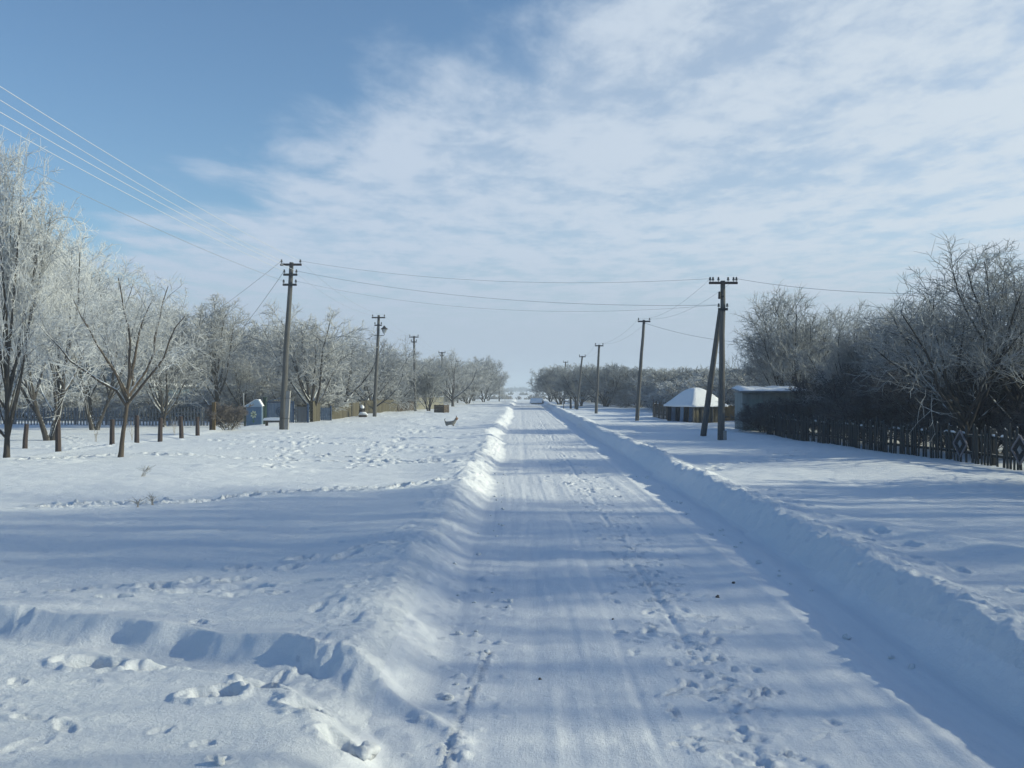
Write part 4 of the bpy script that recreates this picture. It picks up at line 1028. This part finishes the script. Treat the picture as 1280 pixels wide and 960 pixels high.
# ------------------------------------------------------------------ clumps, clods, weeds
def clump(name, X, Y, r, mat, label, cat, group=None, seed=0, sq=.75, up=.3):
    bm_v = []; f = []; n, k = 18, 11
    for j in range(k + 1):
        ph = math.pi * j / k
        for i in range(n):
            th = 2 * math.pi * i / n; x, y, z = math.sin(ph) * math.cos(th), math.sin(ph) * math.sin(th), math.cos(ph)
            q = 1 + .42 * float(vnoise(x * 1.7 + 3, y * 1.7 + z * 2.3 + seed, seed)) + .24 * float(vnoise(x * 4 + z * 3, y * 4, seed + 1))
            bm_v.append((x * r * q, y * r * q, z * r * q * sq))
    for j in range(k):
        for i in range(n): a = j * n + i; b = j * n + (i + 1) % n; f.append((a, b, b + n, a + n))
    o = MB().poly(bm_v, f).build(name, mat, None, True); o.location = (X, Y, gz(X, Y) + r * up); tag(o, label, cat, group)
clump('snow_clump', px(456, 5.75), 5.75, .07, SNOWCAP, 'round snow clump at the mouth of the trodden trench', 'snow clump', seed=3)
clump('snow_clump', px(275, 5.0), 5.0, .03, SNOWCAP, 'small snow lump at the lower edge, left of the trench mouth', 'snow clump', seed=5)
rgc = random.Random(14)
for i in range(34):
    y = rgc.uniform(4.8, 26); x = -.62 + rgc.gauss(.18, .16)
    clump('snow_crumb', x, y, rgc.uniform(.012, .035), SNOWCAP, 'crumb of snow fallen from the left bank onto the road', 'snow crumb', 'snow crumbs below the left bank', seed=i, up=.2)
for i in range(26):
    y = rgc.uniform(7, 26); x = 3.2 - abs(rgc.gauss(0, .14))
    clump('snow_crumb', x, y, rgc.uniform(.014, .04), SNOWCAP, 'crumb of snow lying along the foot of the right bank', 'snow crumb', 'snow crumbs below the right bank', seed=100 + i, up=.2)
GC = 'dark clods on the road'
for (p, q, r_, lb) in [(897, 746, .022, 'dark clod on the road, nearer one of the pair'), (917, 730, .020, 'dark clod on the road, farther one of the pair'), (675, 848, .012, 'small dark clod alone on the smooth left half of the road'), (766, 774, .010, 'tiny dark clod beside the ski line in the road')]:
    d = CAM_H * F / (q - VY)
    clump('dirt_clod', px(p, d), d, r_, CLOD, lb, 'clod', GC, seed=int(p), sq=.7, up=.3)

def weed(X, Y, h, n, lean, label, seed):
    rg = random.Random(seed); root = empty('dry_weed', (X, Y, gz(X, Y)), label, 'weed', 'dry weeds sticking out of the snow')
    m = MB()
    for i in range(n):
        a = rg.uniform(0, 6.28); t = rg.uniform(.1, .6); hh = h * rg.uniform(.5, 1.1)
        e = (lean + math.cos(a) * t * hh * .6, math.sin(a) * t * hh * .6, hh)
        m.tube([(rg.gauss(0, .03), rg.gauss(0, .03), -.05), (e[0] * .4, e[1] * .4, hh * .55), e], [.0045, .004, .003], 4)
        for k in range(3):
            u = rg.uniform(.45, .95); b = (e[0] * u, e[1] * u, hh * u)
            m.tube([b, (b[0] + rg.gauss(0, .07), b[1] + rg.gauss(0, .07), b[2] + rg.uniform(.02, .1))], [.0045, .003], 3)
    m.build('stalks', DRY, root)
weed(px(178, 21.6), 21.6, .24, 7, .15, 'leaning dry weed in the smooth drift before the young tree', 1)
weed(px(190, 17.6), 17.6, .15, 8, 0, 'low dry weed in the trampled line across the left field', 2)
weed(px(172, 17.0), 17.0, .11, 6, 0, 'shortest dry weed, left end of the trampled line', 3)
weed(px(120, 41), 41, .6, 9, 0, 'dry weed in the yard between the fence posts', 4)
weed(px(165, 42), 42, .8, 9, 0, 'dry weed just behind the young leaning tree', 5)
weed(px(218, 45), 45, .8, 9, 0, 'dry weed in the yard behind the last fence posts', 6)

# ------------------------------------------------------------------ far country
def far_band(name, y0, x0, x1, n, h, depth, mat, label, cat, seed):
    """a hedge or wood so far off that it reads as one mass: overlapping shrubby mounds"""
    rg = random.Random(seed); tb = Tubes()
    for i in range(n):
        x = rg.uniform(x0, x1); y = y0 + rg.uniform(-depth, depth); z = gz(x, y); hh = h * rg.uniform(.4, 1.15)
        for k in range(26):
            a = rg.uniform(0, 6.28); s = rg.uniform(.1, 1.0)
            e = (x + math.cos(a) * s * hh * .9, y + math.sin(a) * s * hh * .9, z + hh * (1 - .5 * s * s) * rg.uniform(.6, 1))
            b = (x + math.cos(a) * s * hh * .3, y + math.sin(a) * s * hh * .3, z - .2)
            tb.add([b, tuple((b[j] * .4 + e[j] * .6) + rg.gauss(0, .12 * hh) * .5 for j in range(3)), e], [.10 * hh, .09 * hh, .03 * hh], .6, 3)
    me = tb.mesh(name); o = link_mesh(name, me, mat); tag(o, label, cat, None, 'stuff')
far_band('hedgerow', 390, -70, 70, 90, 2.2, 8, FARHEDGE, 'brownish hedgerow crossing the fields beyond the end of the road', 'hedge', 1)
far_band('hedgerow', 620, -120, 120, 90, 2.2, 15, FARHEDGE, 'second fainter hedgerow deeper in the fields', 'hedge', 2)
far_band('woodland', 1150, -330, 330, 420, 6.0, 40, FARWOOD, 'distant blue grey belt of woodland on the horizon', 'woodland', 3)

# ------------------------------------------------------------------ air
def haze():
    m = bpy.data.materials.new('haze'); m.use_nodes = True; nt = m.node_tree; nt.nodes.clear()
    out = nt.nodes.new('ShaderNodeOutputMaterial'); v = nt.nodes.new('ShaderNodeVolumePrincipled')
    v.inputs['Color'].default_value = (.74, .82, .92, 1); v.inputs['Density'].default_value = HAZE; v.inputs['Anisotropy'].default_value = .0
    nt.links.new(v.outputs[0], out.inputs['Volume'])
    o = MB().box((0, 1600, 10.5), (8000, 3500, 35)).build('haze', m); o['kind'] = 'stuff'; tag(o, 'pale frosty haze in the air over the snowy fields', 'haze')
HAZE = .0010
haze()

# ------------------------------------------------------------------ sky and sun
w = bpy.data.worlds.new('World'); scene.world = w; w.use_nodes = True
nt = w.node_tree; bgn = nt.nodes['Background']; L_ = nt.links.new
SKY_K = .108
bgn.inputs['Strength'].default_value = SKY_K
sky = nt.nodes.new('ShaderNodeTexSky'); sky.sky_type = 'NISHITA'; sky.sun_disc = False
sky.sun_elevation = R(SUN_EL); sky.sun_rotation = R(SUN_AZ); sky.air_density = 1.0; sky.dust_density = .6; sky.ozone_density = 2.0
def N(t, **kw):
    n = nt.nodes.new(t)
    for k, v in kw.items(): setattr(n, k, v)
    return n
def M(op, a, b=None, c=None, clamp=False):
    n = N('ShaderNodeMath', operation=op, use_clamp=clamp)
    for i, q in enumerate((a, b, c)):
        if q is None: continue
        if isinstance(q, (int, float)): n.inputs[i].default_value = q
        else: L_(q, n.inputs[i])
    return n.outputs[0]
def SM(x, a, b):
    n = N('ShaderNodeMapRange', interpolation_type='SMOOTHSTEP'); L_(x, n.inputs['Value']); n.inputs['From Min'].default_value = a; n.inputs['From Max'].default_value = b
    return n.outputs[0]
def MIX(f, a, b):
    n = N('ShaderNodeMix', data_type='RGBA')
    for nm, q in (('Factor', f), ('A', a), ('B', b)):
        if isinstance(q, tuple): n.inputs[nm].default_value = (*q, 1)
        elif isinstance(q, (int, float)): n.inputs[nm].default_value = q
        else: L_(q, n.inputs[nm])
    return n.outputs['Result']
tc = N('ShaderNodeTexCoord'); sep = N('ShaderNodeSeparateXYZ'); L_(tc.outputs['Generated'], sep.inputs[0])
zc = M('MAXIMUM', sep.outputs['Z'], .015)
U = M('DIVIDE', sep.outputs['X'], zc); V = M('DIVIDE', sep.outputs['Y'], zc)
cmb = N('ShaderNodeCombineXYZ'); L_(U, cmb.inputs[0]); L_(V, cmb.inputs[1])
def noise(scale, rot, sx, sy, detail, rough, off=(0, 0, 0), dist=0.0):
    mp = N('ShaderNodeMapping'); mp.inputs['Rotation'].default_value = (0, 0, rot); mp.inputs['Scale'].default_value = (sx, sy, 1); mp.inputs['Location'].default_value = off
    L_(cmb.outputs[0], mp.inputs['Vector'])
    n = N('ShaderNodeTexNoise'); n.inputs['Scale'].default_value = scale; n.inputs['Detail'].default_value = detail; n.inputs['Roughness'].default_value = rough; n.inputs['Distortion'].default_value = dist
    L_(mp.outputs[0], n.inputs['Vector']); return n.outputs['Fac']
big = noise(.6, .35, 1, .8, 3, .5, (2.1, .4, 0))
fine = noise(1.7, -.25, 1.1, .55, 8, .58, (3.3, 1.7, 0), .25)
wisps = noise(5.0, -.35, 1.0, .6, 9, .66, (.7, 5.1, 0), .2)
# the clear blue part lies up and to the left of this slanting edge
edge = M('DIVIDE', M('SUBTRACT', M('MULTIPLY_ADD', U, 1.66, V), 2.75), M('MAXIMUM', V, 1.2))
edge = M('MULTIPLY_ADD', M('SUBTRACT', big, .5), .5, M('ADD', edge, .13))
edge = M('MULTIPLY_ADD', M('SUBTRACT', fine, .5), .75, edge)
cover = SM(edge, -.06, .26)
tex = M('MULTIPLY_ADD', M('SUBTRACT', wisps, .5), .75, fine)
body = SM(tex, .30, .62)
dens = M('MULTIPLY', cover, M('MULTIPLY_ADD', body, .48, .48))
low = SM(sep.outputs['Z'], .20, .02)          # towards the horizon the veil closes
veil = M('MULTIPLY', cover, low)
dens = M('MAXIMUM', dens, M('MULTIPLY', veil, .92))
skyc = N('ShaderNodeMix', data_type='RGBA', blend_type='MULTIPLY'); skyc.inputs['Factor'].default_value = 1; L_(sky.outputs[0], skyc.inputs['A']); skyc.inputs['B'].default_value = (.80, 1.0, 1.13, 1)
CL = 1 / SKY_K
# cloud brightness grows towards the sun's side
side = SM(sep.outputs['X'], -.5, .9)
ccol = MIX(side, (.45 * CL, .54 * CL, .67 * CL), (.63 * CL, .70 * CL, .75 * CL))
c1 = MIX(dens, skyc.outputs['Result'], ccol)
hz = SM(sep.outputs['Z'], .16, .0)
c2 = MIX(M('MULTIPLY', hz, .85), c1, (.32 * CL, .395 * CL, .50 * CL))
L_(c2, bgn.inputs['Color'])

sl = bpy.data.lights.new('sun', 'SUN'); sl.energy = 3.8; sl.angle = R(.6); sl.color = (1.0, .96, .70)
so = bpy.data.objects.new('sun', sl); col.objects.link(so)
# the lamp shines along its -z: turn that to point away from the sun's place in the sky
from mathutils import Vector
sd = Vector((math.sin(R(SUN_AZ)) * math.cos(R(SUN_EL)), math.cos(R(SUN_AZ)) * math.cos(R(SUN_EL)), math.sin(R(SUN_EL))))
so.rotation_euler = (-sd).to_track_quat('-Z', 'Y').to_euler(); so.location = (30, 20, 30)

cam = bpy.data.cameras.new('camera'); cam.sensor_width = 36; cam.lens = 36 * F / 1280; cam.clip_start = .05; cam.clip_end = 20000
cam.shift_x = -(VX - 640) / 1280; cam.shift_y = (VY - 480) / 1280
co = bpy.data.objects.new('camera', cam); col.objects.link(co); co.location = (0, 0, CAM_H); co.rotation_euler = (R(90), 0, 0)
scene.camera = co
scene.view_settings.view_transform = 'Standard'; scene.view_settings.look = 'None'; scene.view_settings.gamma = 1; scene.view_settings.exposure = 0.2
scene.cycles.max_bounces = 6; scene.cycles.volume_bounces = 1; scene.cycles.diffuse_bounces = 3; scene.cycles.transparent_max_bounces = 8
